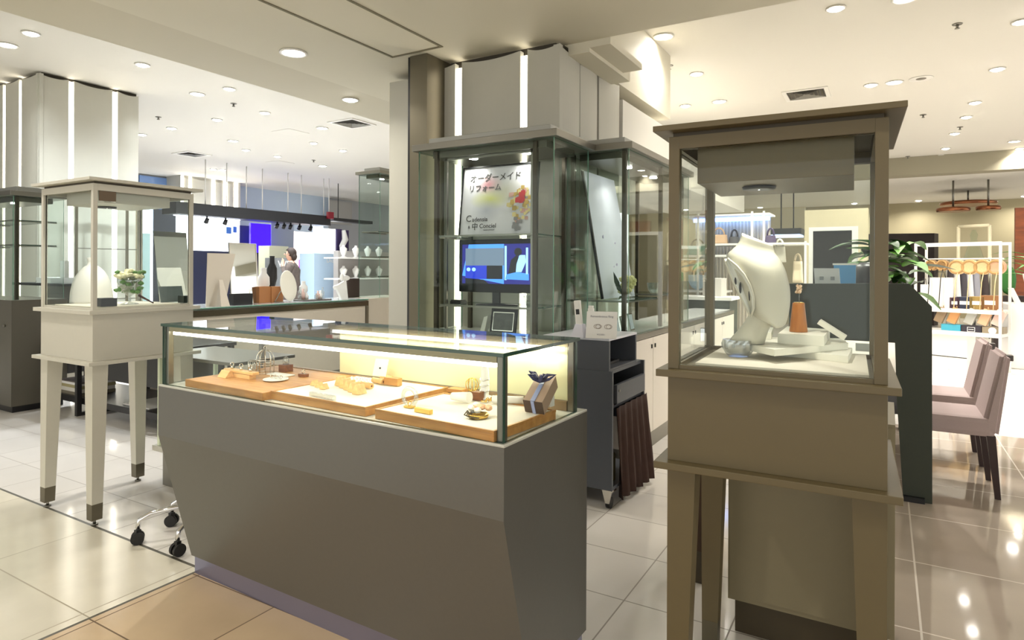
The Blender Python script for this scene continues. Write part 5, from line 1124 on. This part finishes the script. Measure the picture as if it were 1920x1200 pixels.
# light strips of the column on the left wall
wcX = wlx + .7; A, B_ = ax(340, 340, wcX), ax(452, 340, wcX); wcl = thing('wall_column', 'pale wall column with several glowing strips above the black canopy', 'column', (wcX, (A.y + B_.y) / 2, 0))
m = MB(); m.box(wcX - .65, wcX - .03, A.y, B_.y, 0, CH - .002); m.build('core', panelc, wcl)
sx_ = [340, 345, 355, 360, 398, 404, 420, 427, 440, 447]
for i in range(0, 10, 2):
    a_, b_ = ax(sx_[i], 340, wcX).y, ax(sx_[i + 1], 340, wcX).y
    m = MB(); m.box(wcX - .029, wcX - .012, a_, b_, 1.5, CH - .02); m.build('light_strip', led, wcl)
for i in range(1, 9, 2):
    a_, b_ = ax(sx_[i], 340, wcX).y, ax(sx_[i + 1], 340, wcX).y
    m = MB(); bowed(m, a_, b_, wcX - .028, 0, CH - .04, .0, .04, 'y'); m.build('panel', panelc, wcl)
# shelves of shoppers' goods right of the person
ds = thing('lit_shelf_unit', 'white lit shelf unit with grey back behind the tall glass cabinet beside the pillar', 'shelf', (-10.7, ax(690, 500, -10.7).y, 0))
A, B_ = ax(634, 500, -10.95), ax(760, 470, -10.95); m = MB(); m.box(-11.1, -10.95, A.y, B_.y, 0, 1.75); m.build('back', mat('grey_shelf_back', (176, 172, 168), .5), ds)
for yy, lb in ((480, 'upper'), (520, 'lower')):
    A, B_ = ax(634, yy + 2, -10.5), ax(735, yy - 1, -10.5); m = MB(); m.box(-10.949, -10.5, A.y, B_.y, A.z - .03, A.z); m.build('shelf', white, ds)
    for k in range(4):
        yk = A.y + (B_.y - A.y) * (.2 + .22 * k); m = MB(); m.lathe([(.09, 0), (.03, .03), (.07, .13), (.085, .2), (.03, .25), (.03, .28)], (0, 0, 0), 16); solo(m, 'necklace_bust', white, f'small white bust on the {lb} white lit shelf, {ORD[k]} from the left', 'bust', f'busts on the {lb} lit shelf', base=(-10.7, yk, A.z + .0005))

# ---- person
pp = ad(547, 500, 13.3); px_, py_ = pp.x, pp.y
face = math.atan2(-_r.y - _f.y * .15, -_r.x - _f.x * .15)
pr = thing('person', 'person in a patterned grey brown coat, hand at the chin, in the far left shop', 'person', (px_, py_, 0), face)
def person(parent):
    V = {}; E = []; vs = []; rad = []
    def v(n_, x, y, z, r, pn=None):
        V[n_] = len(vs); vs.append((x, y, z)); rad.append(r)
        if pn: E.append((V[pn], V[n_]))
    v('pel', 0, 0, .95, .15); v('wst', 0, 0, 1.10, .135, 'pel'); v('chs', .01, 0, 1.30, .15, 'wst'); v('nb', 0, 0, 1.43, .075, 'chs'); v('nk', .02, 0, 1.50, .052, 'nb'); v('jaw', .05, 0, 1.555, .07, 'nk'); v('hd', .045, 0, 1.64, .095, 'jaw'); v('tp', .03, 0, 1.71, .06, 'hd')
    for s_, n_ in ((1, 'l'), (-1, 'r')):
        v('hip' + n_, 0, .095 * s_, .88, .10, 'pel'); v('kn' + n_, .02, .10 * s_, .49, .06, 'hip' + n_); v('an' + n_, -.01, .10 * s_, .09, .04, 'kn' + n_); v('ft' + n_, .13, .11 * s_, .03, .032, 'an' + n_)
        v('sh' + n_, 0, .18 * s_, 1.39, .07, 'nb'); 
        if s_ > 0: v('el' + n_, .06, .24, 1.12, .048, 'sh' + n_); v('wr' + n_, .16, .12, 1.40, .032, 'el' + n_); v('hn' + n_, .15, .08, 1.48, .034, 'wr' + n_)
        else: v('el' + n_, -.01, -.24, 1.11, .048, 'sh' + n_); v('wr' + n_, .12, -.22, .92, .032, 'el' + n_); v('hn' + n_, .17, -.21, .86, .034, 'wr' + n_)
        hx, hy, hz = vs[V['hn' + n_]]; up_ = 1 if s_ > 0 else -1
        for k in range(4): v(f'f{k}a{n_}', hx + .012, hy + (k - 1.5) * .02, hz + .04 * up_, .010, 'hn' + n_); v(f'f{k}b{n_}', hx + .03 - .004 * abs(k - 1), hy + (k - 1.5) * .02, hz + (.07 - .006 * abs(k - 1.5)) * up_, .008, f'f{k}a{n_}')
        v('tha' + n_, hx + .03, hy - .035 * s_, hz + .01 * up_, .011, 'hn' + n_); v('thb' + n_, hx + .045, hy - .045 * s_, hz + .035 * up_, .009, 'tha' + n_)
    me = bpy.data.meshes.new('body'); me.from_pydata(vs, E, []); o = bpy.data.objects.new('body', me); C.objects.link(o)
    sk = o.modifiers.new('s', 'SKIN'); o.modifiers.new('u', 'SUBSURF').levels = 1
    for d_, r_ in zip(me.skin_vertices[0].data, rad): d_.radius = (r_, r_)
    me.skin_vertices[0].data[0].use_root = True
    bpy.context.view_layer.update(); m2 = bpy.data.meshes.new_from_object(o.evaluated_get(bpy.context.evaluated_depsgraph_get())); bpy.data.objects.remove(o)
    skin = mat('skin_tone', (206, 164, 140), .6); m2.materials.clear(); m2.materials.append(skin)
    for p_ in m2.polygons: p_.use_smooth = True
    o = bpy.data.objects.new('body', m2); C.objects.link(o); o.parent = parent
    coat = mat('patterned_coat', (84, 74, 68), .9, noise=.7, nscale=14)
    m = MB(); R_ = []
    for z, a, b_ in ((.58, .20, .24), (.8, .19, .235), (1.0, .175, .215), (1.15, .165, .205), (1.3, .175, .22), (1.40, .12, .17), (1.455, .075, .085)): R_.append([(a * cos(2 * pi * i / 24), b_ * sin(2 * pi * i / 24), z) for i in range(24)])
    m.grid(R_, closed=True)
    for s_, el, wr in ((1, (.06, .24, 1.12), (.145, .14, 1.36)), (-1, (-.01, -.24, 1.11), (.105, -.222, .945))): m.tube([(0, .13 * s_, 1.385), (0, .20 * s_, 1.36), el, wr], [.09, .082, .066, .052], 12)
    m.build('coat', coat, parent, False)
    m = MB()
    for s_ in (1, -1): m.tube([(0, .09 * s_, .92), (.02, .10 * s_, .49), (0, .10 * s_, .09)], [.115, .08, .065], 12)
    m.build('trousers', mat('dark_trousers', (50, 48, 50), .9), parent, False)
    m = MB()
    for s_ in (1, -1): m.ball((.06, .105 * s_, .035), 1, 2, (.13, .05, .04))
    for v_ in m.bm.verts: v_.co.z = max(v_.co.z, 0)
    m.build('shoes', dark, parent, False)
    m = MB(); m.ball((.015, 0, 1.66), 1, 3, (.115, .105, .115), jit=.0)
    for v_ in m.bm.verts:
        if v_.co.x > .07 and v_.co.z < 1.70: v_.co.x = .05
        if v_.co.z < 1.60: v_.co.x = min(v_.co.x, .0)
    m.ball((-.05, 0, 1.58), 1, 2, (.06, .09, .09)); m.build('hair', mat('dark_brown_hair', (52, 38, 32), .7), parent, False)
    m = MB(); m.ball((.145, 0, 1.63), 1, 1, (.018, .012, .02)); m.build('nose', skin, parent, False)
    for s_ in (1, -1):
        m = MB(); m.ball((.125, .035 * s_, 1.655), .011, 1); m.build('eye', dark, parent, False)
        m = MB(); m.ball((.04, .093 * s_, 1.635), 1, 1, (.018, .008, .03)); m.build('ear', skin, parent, False)
    m = MB(); m.ball((.127, 0, 1.585), 1, 1, (.006, .024, .007)); m.build('mouth', mat('lip_tone', (168, 96, 88), .6), parent, False)
person(pr)

# ================================================================== RIGHT BACKGROUND
YK = 8.6; zk = lambda y, x=1320: ay(x, y, YK).z; xk = lambda x: ay(x, 520, YK).x
hb = thing('handbag_display', 'white lit shelf unit with fluted curtain back holding handbags', 'display shelf', (xk(1380), YK + .3, 0))
m = MB(); R_ = []
xa_, xb_ = xk(1284), xk(1432); n = 90
m.grid([[(xa_ + (xb_ - xa_) * i / n, YK + .55 + .025 * sin(i * 1.57), z_) for i in range(n + 1)] for z_ in (.4, zk(405))]); m.build('fluted_back', mat('cream_curtain', (222, 212, 194), .7), hb)
m = MB(); m.box(xa_ - .05, xb_ + .05, YK + .1, YK + .6, zk(405), zk(402)); m.build('top_board', white, hb)
m = MB(); m.box(xa_, xb_, YK + .44, YK + .48, zk(405) - .05, zk(405) - .001); m.build('blue_light_strip', mat('blue_led', (130, 170, 255), .4, emit=4), hb)
for x0, x1, yy in ((1268, 1425, 478), (1305, 1510, 457), (1268, 1360, 545)):
    m = MB(); m.box(xk(x0), xk(x1), YK, YK + .45, zk(yy) - .025, zk(yy)); m.build('shelf', white, hb)
for x in (1270, 1309, 1410, 1432, 1510):
    m = MB(); m.box(xk(x) - .012, xk(x) + .012, YK - .02, YK - .001, .0, zk(400 if x < 1450 else 455)); m.build('upright', white, hb)
cs_ = thing('glass_shop_case', 'dark fronted case with a white top below the handbag shelves', 'counter', (xk(1310), YK - .9, 0))
Yq = YK - 1.0; m = MB(); m.box(ay(1266, 560, Yq).x, ay(1368, 560, Yq).x, Yq, Yq + .45, .0, ay(1300, 562, Yq).z); m.build('front', desk_m, cs_); m = MB(); m.box(ay(1262, 560, Yq).x, ay(1372, 560, Yq).x, Yq - .02, Yq + .47, ay(1300, 561.9, Yq).z, ay(1300, 556, Yq).z); m.build('top', white, cs_)
m = MB(); Ys = YK - 1.6; m.box(ay(1350, 560, Ys).x, ay(1376, 560, Ys).x, Ys, Ys + .3, 0, ay(1360, 522, Ys).z) if False else m.box(xk(1346), xk(1378), YK - .8, YK - .5, ay(1300, 556, Yq).z + .001, zk(520)); solo(m, 'drawer_box', mat('pale_grey_box', (206, 200, 192), .5), 'pale grey box standing on the white topped case', 'box', base=(xk(1362), YK - .65, ay(1300, 556, Yq).z + .001))
def bag(px0, py0, px1, py1, Y, label, mt, handle=None, z0=None, shape=0, hd=.09):
    A, B_ = ay(px0, py1, Y), ay(px1, py0, Y); w, h = B_.x - A.x, B_.z - A.z; z0 = A.z if z0 is None else z0
    t = thing('handbag', label, 'handbag', ((A.x + B_.x) / 2, Y, z0 + .001)); m = MB(); R_ = []
    for k in range(7):
        z = h * k / 6; f = (1 - .18 * k / 6) if shape == 0 else math.sqrt(max(0, 1 - (1 - k / 6) ** 2)) * .98 + .02
        R_.append([(w / 2 * f * (abs(cos(a)) ** .5) * (1 if cos(a) >= 0 else -1), .07 * (1 - .5 * k / 6) * (abs(sin(a)) ** .6) * (1 if sin(a) >= 0 else -1), z) for a in [2 * pi * i / 24 for i in range(24)]])
    G = m.grid(R_, closed=True); m.bm.faces.new(G[0][::-1]); m.bm.faces.new(G[-1]); m.build('body', mt, t, False)
    m = MB(); m.tube([(w * .28 * cos(a), 0, h + (hd * sin(a))) for a in [pi * i / 10 for i in range(11)]], .012, 6); m.build('handle', handle or mt, t, False); return t
bag(1288, 459, 1328, 477, YK + .2, 'pale teal handbag on the left middle shelf of the lit display', mat('pale_teal_leather', (150, 190, 176), .5), mat('handle_brown', (80, 62, 50), .5), z0=zk(478))
bag(1330, 438, 1366, 456, YK + .2, 'tan handbag on the top shelf of the lit display', mat('tan_bag', (196, 160, 124), .6), z0=zk(457)); bag(1366, 442, 1388, 456, YK + .25, 'grey black handbag on the top shelf behind the twisted bust', mat('black_bag', (60, 58, 62), .5), z0=zk(457))
bag(1290, 504, 1327, 532, YK + .2, 'pale blue half moon handbag with a tall dark handle', mat('pale_blue_leather', (178, 202, 216), .4), dark, z0=zk(545) , shape=1, hd=.14)
bag(1450, 462, 1474, 492, YK + .2, 'white soft handbag hanging right of the twisted bust', mat('ivory_bag', (226, 222, 206), .6), z0=None); bag(1486, 490, 1506, 530, YK + .2, 'cream tote bag at the right end of the lit display', mat('cream_tote', (222, 206, 176), .7), z0=None)
bag(1434, 441, 1456, 456, YK + .2, 'dark purple handbag at the right end of the top shelf', mat('purple_bag', (64, 48, 82), .5), z0=zk(457))
m = MB(); A, B_ = ay(1442, 440, 11.5), ay(1502, 430, 11.5); m.box(A.x, B_.x, 11.5, 12.1, A.z, A.z + .10); m.box(A.x + .02, B_.x - .02, 11.52, 12.08, A.z - .03, A.z - .0005, mi=1); m.cyl((A.x + .15, 11.8, A.z + .1), (A.x + .15, 11.8, CH - .001), .01, n=8); m.cyl((B_.x - .15, 11.8, A.z + .1), (B_.x - .15, 11.8, CH - .001), .01, n=8); solo(m, 'hanging_light_box', [charcoal, mat('blue_under_light', (180, 206, 255), .4, emit=2)], 'dark hanging fixture glowing blue underneath behind the lit display', 'light fixture', base=(A.x, 11.7, A.z))
# white framed mirror
YM = 7.4; A, B_ = ay(1516, 560, YM), ay(1609, 424, YM); mr = thing('standing_mirror', 'tall standing mirror in a white frame beyond the dark desk', 'mirror', ((A.x + B_.x) / 2, YM, 0))
zt2 = B_.z; fw_ = .04; m = MB(); m.box(A.x, A.x + fw_, YM, YM + .05, 0, zt2); m.box(B_.x - fw_ * 1.4, B_.x, YM, YM + .05, 0, zt2); m.box(A.x + fw_, B_.x - fw_ * 1.4, YM, YM + .05, zt2 - fw_, zt2); m.box(A.x + fw_, B_.x - fw_ * 1.4, YM, YM + .05, 0, fw_); m.build('frame', white, mr)
m = MB(); m.box(A.x + fw_, B_.x - fw_ * 1.4, YM + .02, YM + .03, fw_, zt2 - fw_); m.build('glass', mat('painted_dark_reflection', (26, 24, 17), .2, 0, .25), mr)  # the mirror's dark reflection is painted as its base colour
m = MB(); A, B_ = ay(1508, 560, 10), ay(1628, 398, 10); m.box(A.x, B_.x, 10, 10.3, 0, B_.z + .06); solo(m, 'partition', mat('beige_partition', (176, 166, 138), .6), 'beige partition wall behind the white framed mirror', 'partition', base=((A.x + B_.x) / 2, 10.15, 0))
m = MB(); A, B_ = ay(1430, 560, 17), ay(1510, 395, 17); m.box(A.x - 3, B_.x, 17, 17.2, 0, B_.z + .1); solo(m, 'partition', MATS['beige_partition'], 'beige partition wall far behind the handbag display', 'partition', base=(A.x, 17.1, 0))
# plant behind the desk
p = ad(1676, 560, 6.1); t = thing('potted_plant', 'green broad leaved plant in a dark pot behind the dark desk', 'plant', (p.x, p.y, 0))
m = MB(); m.lathe([(.16, 0), (.2, .5), (.22, .62), (.18, .62), (.17, .55), (.01, .54)], (0, 0, 0), 24); m.build('pot', dark, t, False)
m = MB(); m.tube([(0, 0, .5), (.02, 0, .9), (0, .02, 1.2)], .025, 8); m.tube([(0, 0, .5), (-.08, 0, .9), (-.16, 0, 1.25)], .02, 8); m.build('stem', mat('bark_brown', (84, 66, 44), .8), t, False)
random.seed(31)
def leafm(m, o_, d, L_, w_, droop):
    d = Vector(d).normalized(); s_ = d.cross(Vector((0, 0, 1))).normalized(); rows = []
    for k in range(6):
        u = k / 5; c_ = Vector(o_) + d * L_ * u + Vector((0, 0, -droop * u * u)); ww = w_ * sin(pi * min(.97, u * .9 + .08)); rows.append([c_ - s_ * ww + Vector((0, 0, ww * .3)), c_, c_ + s_ * ww + Vector((0, 0, ww * .3))])
    m.grid(rows)
for k in range(52):
    a, z = random.uniform(0, 6.28), random.uniform(1.12, 1.60); m = MB(); leafm(m, (random.uniform(-.22, .16), random.uniform(-.1, .1), z), (cos(a), sin(a), random.uniform(.0, .6)), random.uniform(.24, .42), random.uniform(.05, .085), random.uniform(.05, .2)); m.build('leaf', leaf if k % 3 else leaf_d, t, False)
t = thing('dark_vase', 'dark curved vase left of the broad leaved plant', 'vase', tuple(ad(1627, 560, 5.7).to_2d()) + (0,))
m = MB(); m.lathe([(.10, 0), (.12, .3), (.07, .9), (.09, 1.1), (.13, 1.25), (.11, 1.38), (.06, 1.42)], (0, 0, 0), 24); m.build('body', dark, t, False)
# white rack with bags
rl, rr = az(1717, 455, 1.76).to_2d(), az(1878, 440, 1.80).to_2d()
rl = ad(1717, 500, 9.0).to_2d(); rr = ad(1876, 500, 8.2).to_2d(); dv = (rr - rl); RL = dv.length; rz_ = math.atan2(dv.y, dv.x)
rk2 = thing('clothes_rack', 'white square tube display rack hung with round wicker bags', 'rack', (rl.x, rl.y, 0), rz_); RT = 1.73
m = MB(); s_ = .014
for x in (0, RL):
    for y in (0, .36): m = MB(); m.box(x - s_, x + s_, y - s_, y + s_, 0, RT); m.build('upright', white, rk2, False)
for y in (0, .36): m = MB(); m.box(s_, RL - s_, y - s_, y + s_, RT - .04, RT); m.build('top_bar', white, rk2, False)
zsh = 1.35 - 72 / FPX * 8.6; zs2 = 1.35 - 114 / FPX * 8.6; zba = 1.35 + 22 / FPX * 8.6
for z, nm in ((zsh, 'shelf'), (zs2, 'shelf')): m = MB(); m.box(s_, RL - s_, -.02, .36, z - .05, z); m.build(nm, white, rk2, False)
m = MB(); m.cyl((.02, .2, zba), (RL - .02, .2, zba), .01); m.build('hanging_bar', white, rk2, False)
m = MB(); m.box(.05, RL * .62, .03, .34, 0, zs2 - .051); m.build('drawer_unit', mat('white_drawer_unit', (246, 242, 236), .4), rk2, False)
m = MB(); m.box(.05, RL * .62, .024, .0295, zs2 - .36, zs2 - .35); m.build('drawer_gap', charcoal, rk2, False)
def rkp(u, y, z): return WM[rk2] @ Vector((RL * u, y, z))
wick = mat('pale_wicker', (226, 196, 146), .8, noise=.2, nscale=60); wick_d = mat('dark_wicker', (150, 116, 74), .8, noise=.3, nscale=60)
wl = ['leftmost dark brown', 'second from left, dark brown', 'third from left, pale', 'fourth from left, pale', 'fifth from left, pale', 'rightmost, pale pink']
for k, u in enumerate((.13, .27, .45, .60, .75, .90)):
    p = rkp(u, .2, zba - .012); r_ = .075 if k < 2 else .10; t = thing('wicker_bag', f'round wicker bag on the rack bar, {wl[k]}', 'bag', p - Vector((0, 0, 2 * r_)), rz_, 'round wicker bags on the rack bar')
    m = MB(); m.cyl((0, -.05, r_), (0, .05, r_), r_, n=28); m.build('body', wick_d if k < 2 else (mat('pink_wicker', (216, 170, 136), .8) if k == 5 else wick), t, False)
    m = MB(); torus(m, (0, -.052, r_), r_ * .82, .012, 'y', 24); m.build('rim', mat('rim_wicker', (190, 150, 96), .8), t, False)
    m = MB(); m.tube([(.02, -.06, .02), (.03, -.16, -.1), (.02, -.2, -.5)], .006, 5); m.build('strap', dark if k < 2 else wick, t, False)
for k, (u, w, h, c_, lb, cat) in enumerate(((.27, .30, .42, (238, 234, 228), 'large white paper shopping bag on the upper rack shelf', 'shopping bag'), (.07, .11, .32, (240, 238, 234), 'narrow white paper bag at the left of the upper rack shelf', 'shopping bag'), (.44, .12, .15, (70, 46, 60), 'small plum box on the upper rack shelf', 'box'), (.56, .19, .16, (40, 46, 66), 'dark navy box on the upper rack shelf', 'box'), (.70, .17, .17, (150, 124, 66), 'mustard box on the upper rack shelf', 'box'), (.85, .2, .19, (140, 96, 56), 'brown box at the right of the upper rack shelf', 'box'))):
    p = rkp(u, .12, zsh + .001); m = MB(); m.box(-w / 2, w / 2, 0, .14, 0, h, .002); t = thing('paper_bag' if cat == 'shopping bag' else 'carton', lb, cat, p, rz_); m.build('body', mat(f'rack_box_{k}', c_, .6), t, False)
    if cat == 'shopping bag': m = MB(); m.tube([(-w * .2, 0, h), (-w * .15, -.01, h + .08), (w * .15, -.01, h + .08), (w * .2, 0, h)], .005, 5); m.build('handle', dark, t, False)
    else: m = MB(); m.box(-w * .3, w * .3, -.003, -.0005, h * .35, h * .65); m.build('label', paper, t, False)
for k, (u, c_, lb) in enumerate(((.26, (146, 124, 98), 'taupe pouch hung tilted under the upper rack shelf'), (.42, (206, 150, 96), 'orange tan pouch hung tilted under the upper rack shelf'), (.62, (176, 176, 168), 'grey pouch hung tilted under the upper rack shelf'), (.78, (216, 176, 140), 'peach pouch hung tilted under the upper rack shelf'), (.93, (222, 190, 176), 'pale pink pouch hung tilted under the upper rack shelf'))):
    p = rkp(u, .06, zs2 + .11); t = thing('pouch', lb, 'pouch', p, rz_); Mk = Matrix.Rotation(RAD(22), 4, 'Y'); m = MB(); m.box(-.055, .055, -.03, .03, -.0, .21, .012, M=Mk); m.build('body', mat(f'pouch_{k}', c_, .6), t, False)
    m = MB(); m.tube([Mk @ Vector((0, 0, .21)), Vector((.07, 0, .235)), Vector((.05, 0, zsh - .052 - zs2 - .11))], .004, 5); m.build('strap', wick, t, False)
for k, (u, c_, lb) in enumerate(((.42, (70, 170, 196), 'teal blue flat box on the lower rack shelf'), (.66, (50, 46, 56), 'black flat box with a white emblem on the lower rack shelf'), (.90, (150, 136, 112), 'taupe flat box with a round opening on the lower rack shelf'))):
    p = rkp(u, .05, zs2 + .001); t = thing('gift_carton', lb, 'box', p, rz_); m = MB(); m.box(-.115, .115, 0, .16, 0, .085, .002); m.build('body', mat(f'carton_{k}', c_, .5), t, False)
    if k == 1:
        m = MB()
        for q in ((-.045, .045, .056, .062), (-.045, .045, .0, .006), (-.045, -.039, .006, .056), (.039, .045, .006, .056), (-.03, .03, .026, .034)): m.box(q[0], q[1], -.003, -.0005, q[2] + .004, q[3] + .004)
        m.build('emblem', paper, t, False)
    if k == 2:
        m = MB(); m.cyl((0, -.003, .035), (0, -.0005, .035), .045, n=24); m.build('opening', white, t, False)
# garments further back
random.seed(12)
for k, (x, c_) in enumerate(((1782, (60, 52, 54)), (1793, (222, 218, 212)), (1806, (70, 66, 72)), (1817, (214, 212, 214)), (1830, (150, 150, 158)), (1846, (64, 54, 52)))):
    p = ad(x, 560, 12.5); t = thing('garment', f'hanging garment behind the rack, {ORD[k]} from the left', 'clothing', (p.x, p.y, .6), rz_, 'garments hanging behind the rack')
    m = MB(); m.grid([[((.04 + .05 * (1 - z / .85)) * cos(a) * 1.1, .05 * sin(a), z) for a in [2 * pi * i / 16 for i in range(16)]] for z in (0, .25, .5, .7, .82, .85)], closed=True); m.build('cloth', mat(f'cloth_{k}', c_, .8), t, False)
    m = MB(); m.tube([(-.06, 0, .84), (0, 0, .88), (.06, 0, .84)], .006, 5); m.tube([(0, 0, .88), (0, 0, .95)], .004, 5); m.build('hanger', steel, t, False)
A, B_ = ad(1775, 480, 12.6), ad(1856, 478, 12.6); m = MB(); m.cyl((A.x, A.y, 1.555), (B_.x, B_.y, 1.555), .012); 
for q in (A, B_): m.cyl((q.x, q.y, 0), (q.x, q.y, 1.56), .015)
solo(m, 'garment_rail', steel, 'steel rail carrying garments behind the white rack', 'rail', base=(A.x, A.y, 0))
m = MB(); A, B_ = ad(1700, 437, 15.5), ad(1752, 437, 15.5); m.hexa([Vector((A.x - 1, A.y, 0)), Vector((B_.x, B_.y, 0)), Vector((B_.x + .1, B_.y + .3, 0)), Vector((A.x - .9, A.y + .3, 0)), Vector((A.x - 1, A.y, A.z)), Vector((B_.x, B_.y, A.z)), Vector((B_.x + .1, B_.y + .3, A.z)), Vector((A.x - .9, A.y + .3, A.z))]); solo(m, 'dark_shelf_wall', mat('dark_brown_shelf', (42, 32, 30), .6), 'dark brown shelf wall behind the green plant', 'shelf', base=(A.x, A.y, 0))
# white frame display further back
pA, pB = ad(1797, 450, 13.5), ad(1856, 446, 13.0); t = thing('frame_display', 'pale open frame display with a glass dress form behind the rack', 'display frame', (pA.x, pA.y, 0)); zt3 = 1.35 + 84 / FPX * 13.2
m = MB()
for q in (pA, pB): m.cyl((q.x, q.y, 0), (q.x, q.y, zt3), .035, n=8)
m.cyl((pA.x, pA.y, zt3), (pB.x, pB.y, zt3), .035, n=8); m.build('frame', mat('pale_cream_frame', (240, 230, 196), .5), t)
pc = (pA + pB) / 2; m = MB(); m.lathe([(.22, 0), (.12, .35), (.05, .55), (.07, .65), (.03, .75)], (pc.x, pc.y, 1.45), 20); m.build('dress_form', glass_g, t)
m = MB(); m.lathe([(.3, 1.38), (.3, 1.44)], (pc.x, pc.y, 0), 20); m.cyl((pc.x, pc.y, 0), (pc.x, pc.y, 1.38), .04); m.build('stand', charcoal, t)
# copper ring lights under the far ceiling
for k, (x, y, w, lb, dd) in enumerate(((1815, 385, .39, 'largest copper oval ceiling disc, the rear one', 15.6), (1787, 397, .21, 'copper oval ceiling disc at the front left', 13.9), (1853, 394, .15, 'copper oval ceiling disc at the front right', 13.7))):
    p = ad(x, y, dd); t = thing('copper_disc', lb, 'ceiling light', (p.x, p.y, p.z), group='copper oval discs under the far ceiling'); m = MB(); m.lathe([(w * 1.45, 0), (w * 1.5, .03), (w * 1.5, .07), (w * 1.35, .09), (.05, .09)], (0, 0, 0), 32); m.build('disc', mat('copper_metal', (150, 96, 66), .25, .9), t, False); m = MB(); m.cyl((0, 0, .09), (0, 0, (3.319 if p.y > 15.88 else CH - .001) - p.z), .02); m.build('stem', steel, t, False)
# white counter at the right edge
p = az(1889, 696) + Vector((.06, .3, 0)); t = thing('white_counter', 'tall white counter block at the right edge of the photo', 'counter', (p.x, p.y, 0)); zw = 1.35 - 66 / FPX * 8.3
m = MB(); m.box(0, 1.2, 0, .8, 0, zw, .02); m.build('block', mat('white_gloss', (246, 244, 240), .15), t, False)
for k, (u, h) in enumerate(((.08, .22), (.24, .42), (.42, .36))):
    q = Vector((p.x + u, p.y + .12, zw + .0005)); m = MB(); m.hexa([Vector(v) for v in ((0, 0, 0), (.07, 0, 0), (.07, .05, 0), (0, .05, 0), (-.08, 0, h), (-.02, 0, h), (-.02, .05, h), (-.08, .05, h))]); solo(m, 'slanted_stand', white, f'white slanted display stand on the white counter, {ORD[k]} from the left', 'display stand', 'slanted stands on the white counter', base=q)
A = ad(1903, 560, 12.5); m = MB(); m.box(A.x, A.x + 2.2, A.y, A.y + .1, 0, 1.35 + 118 / FPX * 12.5); solo(m, 'wood_screen', wood('brown_wood_screen', (96, 48, 26), (132, 70, 36), 2), 'brown wooden wall panel at the right edge of the photo', 'panel', base=(A.x + 1, A.y, 0))
p = ad(1916, 560, 9.5); t = thing('palm_plant', 'thin leaved palm at the right edge in front of the brown wood', 'plant', (p.x + .15, p.y, 0))
m = MB(); m.lathe([(.15, 0), (.2, .45), (.17, .45), (.01, .4)], (0, 0, 0), 20); m.build('pot', white, t, False); m = MB(); m.tube([(0, 0, .4), (0, 0, 1.2)], .03, 8); m.build('stem', MATS['bark_brown'], t, False)
for k in range(18): a = k * 2.4; m = MB(); leafm(m, (0, 0, 1.2 + .02 * k), (cos(a), sin(a), .55), .62, .035, .25); m.build('leaf', leaf, t, False)
p = ad(1890, 560, 10.2); t = thing('leaf_fan', 'round dark green leaf fan beside the right post of the rack', 'plant', (p.x, p.y, .95)); m = MB(); m.ball((0, 0, .25), 1, 2, (.11, .04, .24)); m.build('leaf', mat('deep_green', (44, 110, 40), .5), t, False); m = MB(); m.box(-.2, .2, -.12, .12, -.95, -.0); m.build('stand', MATS['dark_brown_shelf'], t, False)
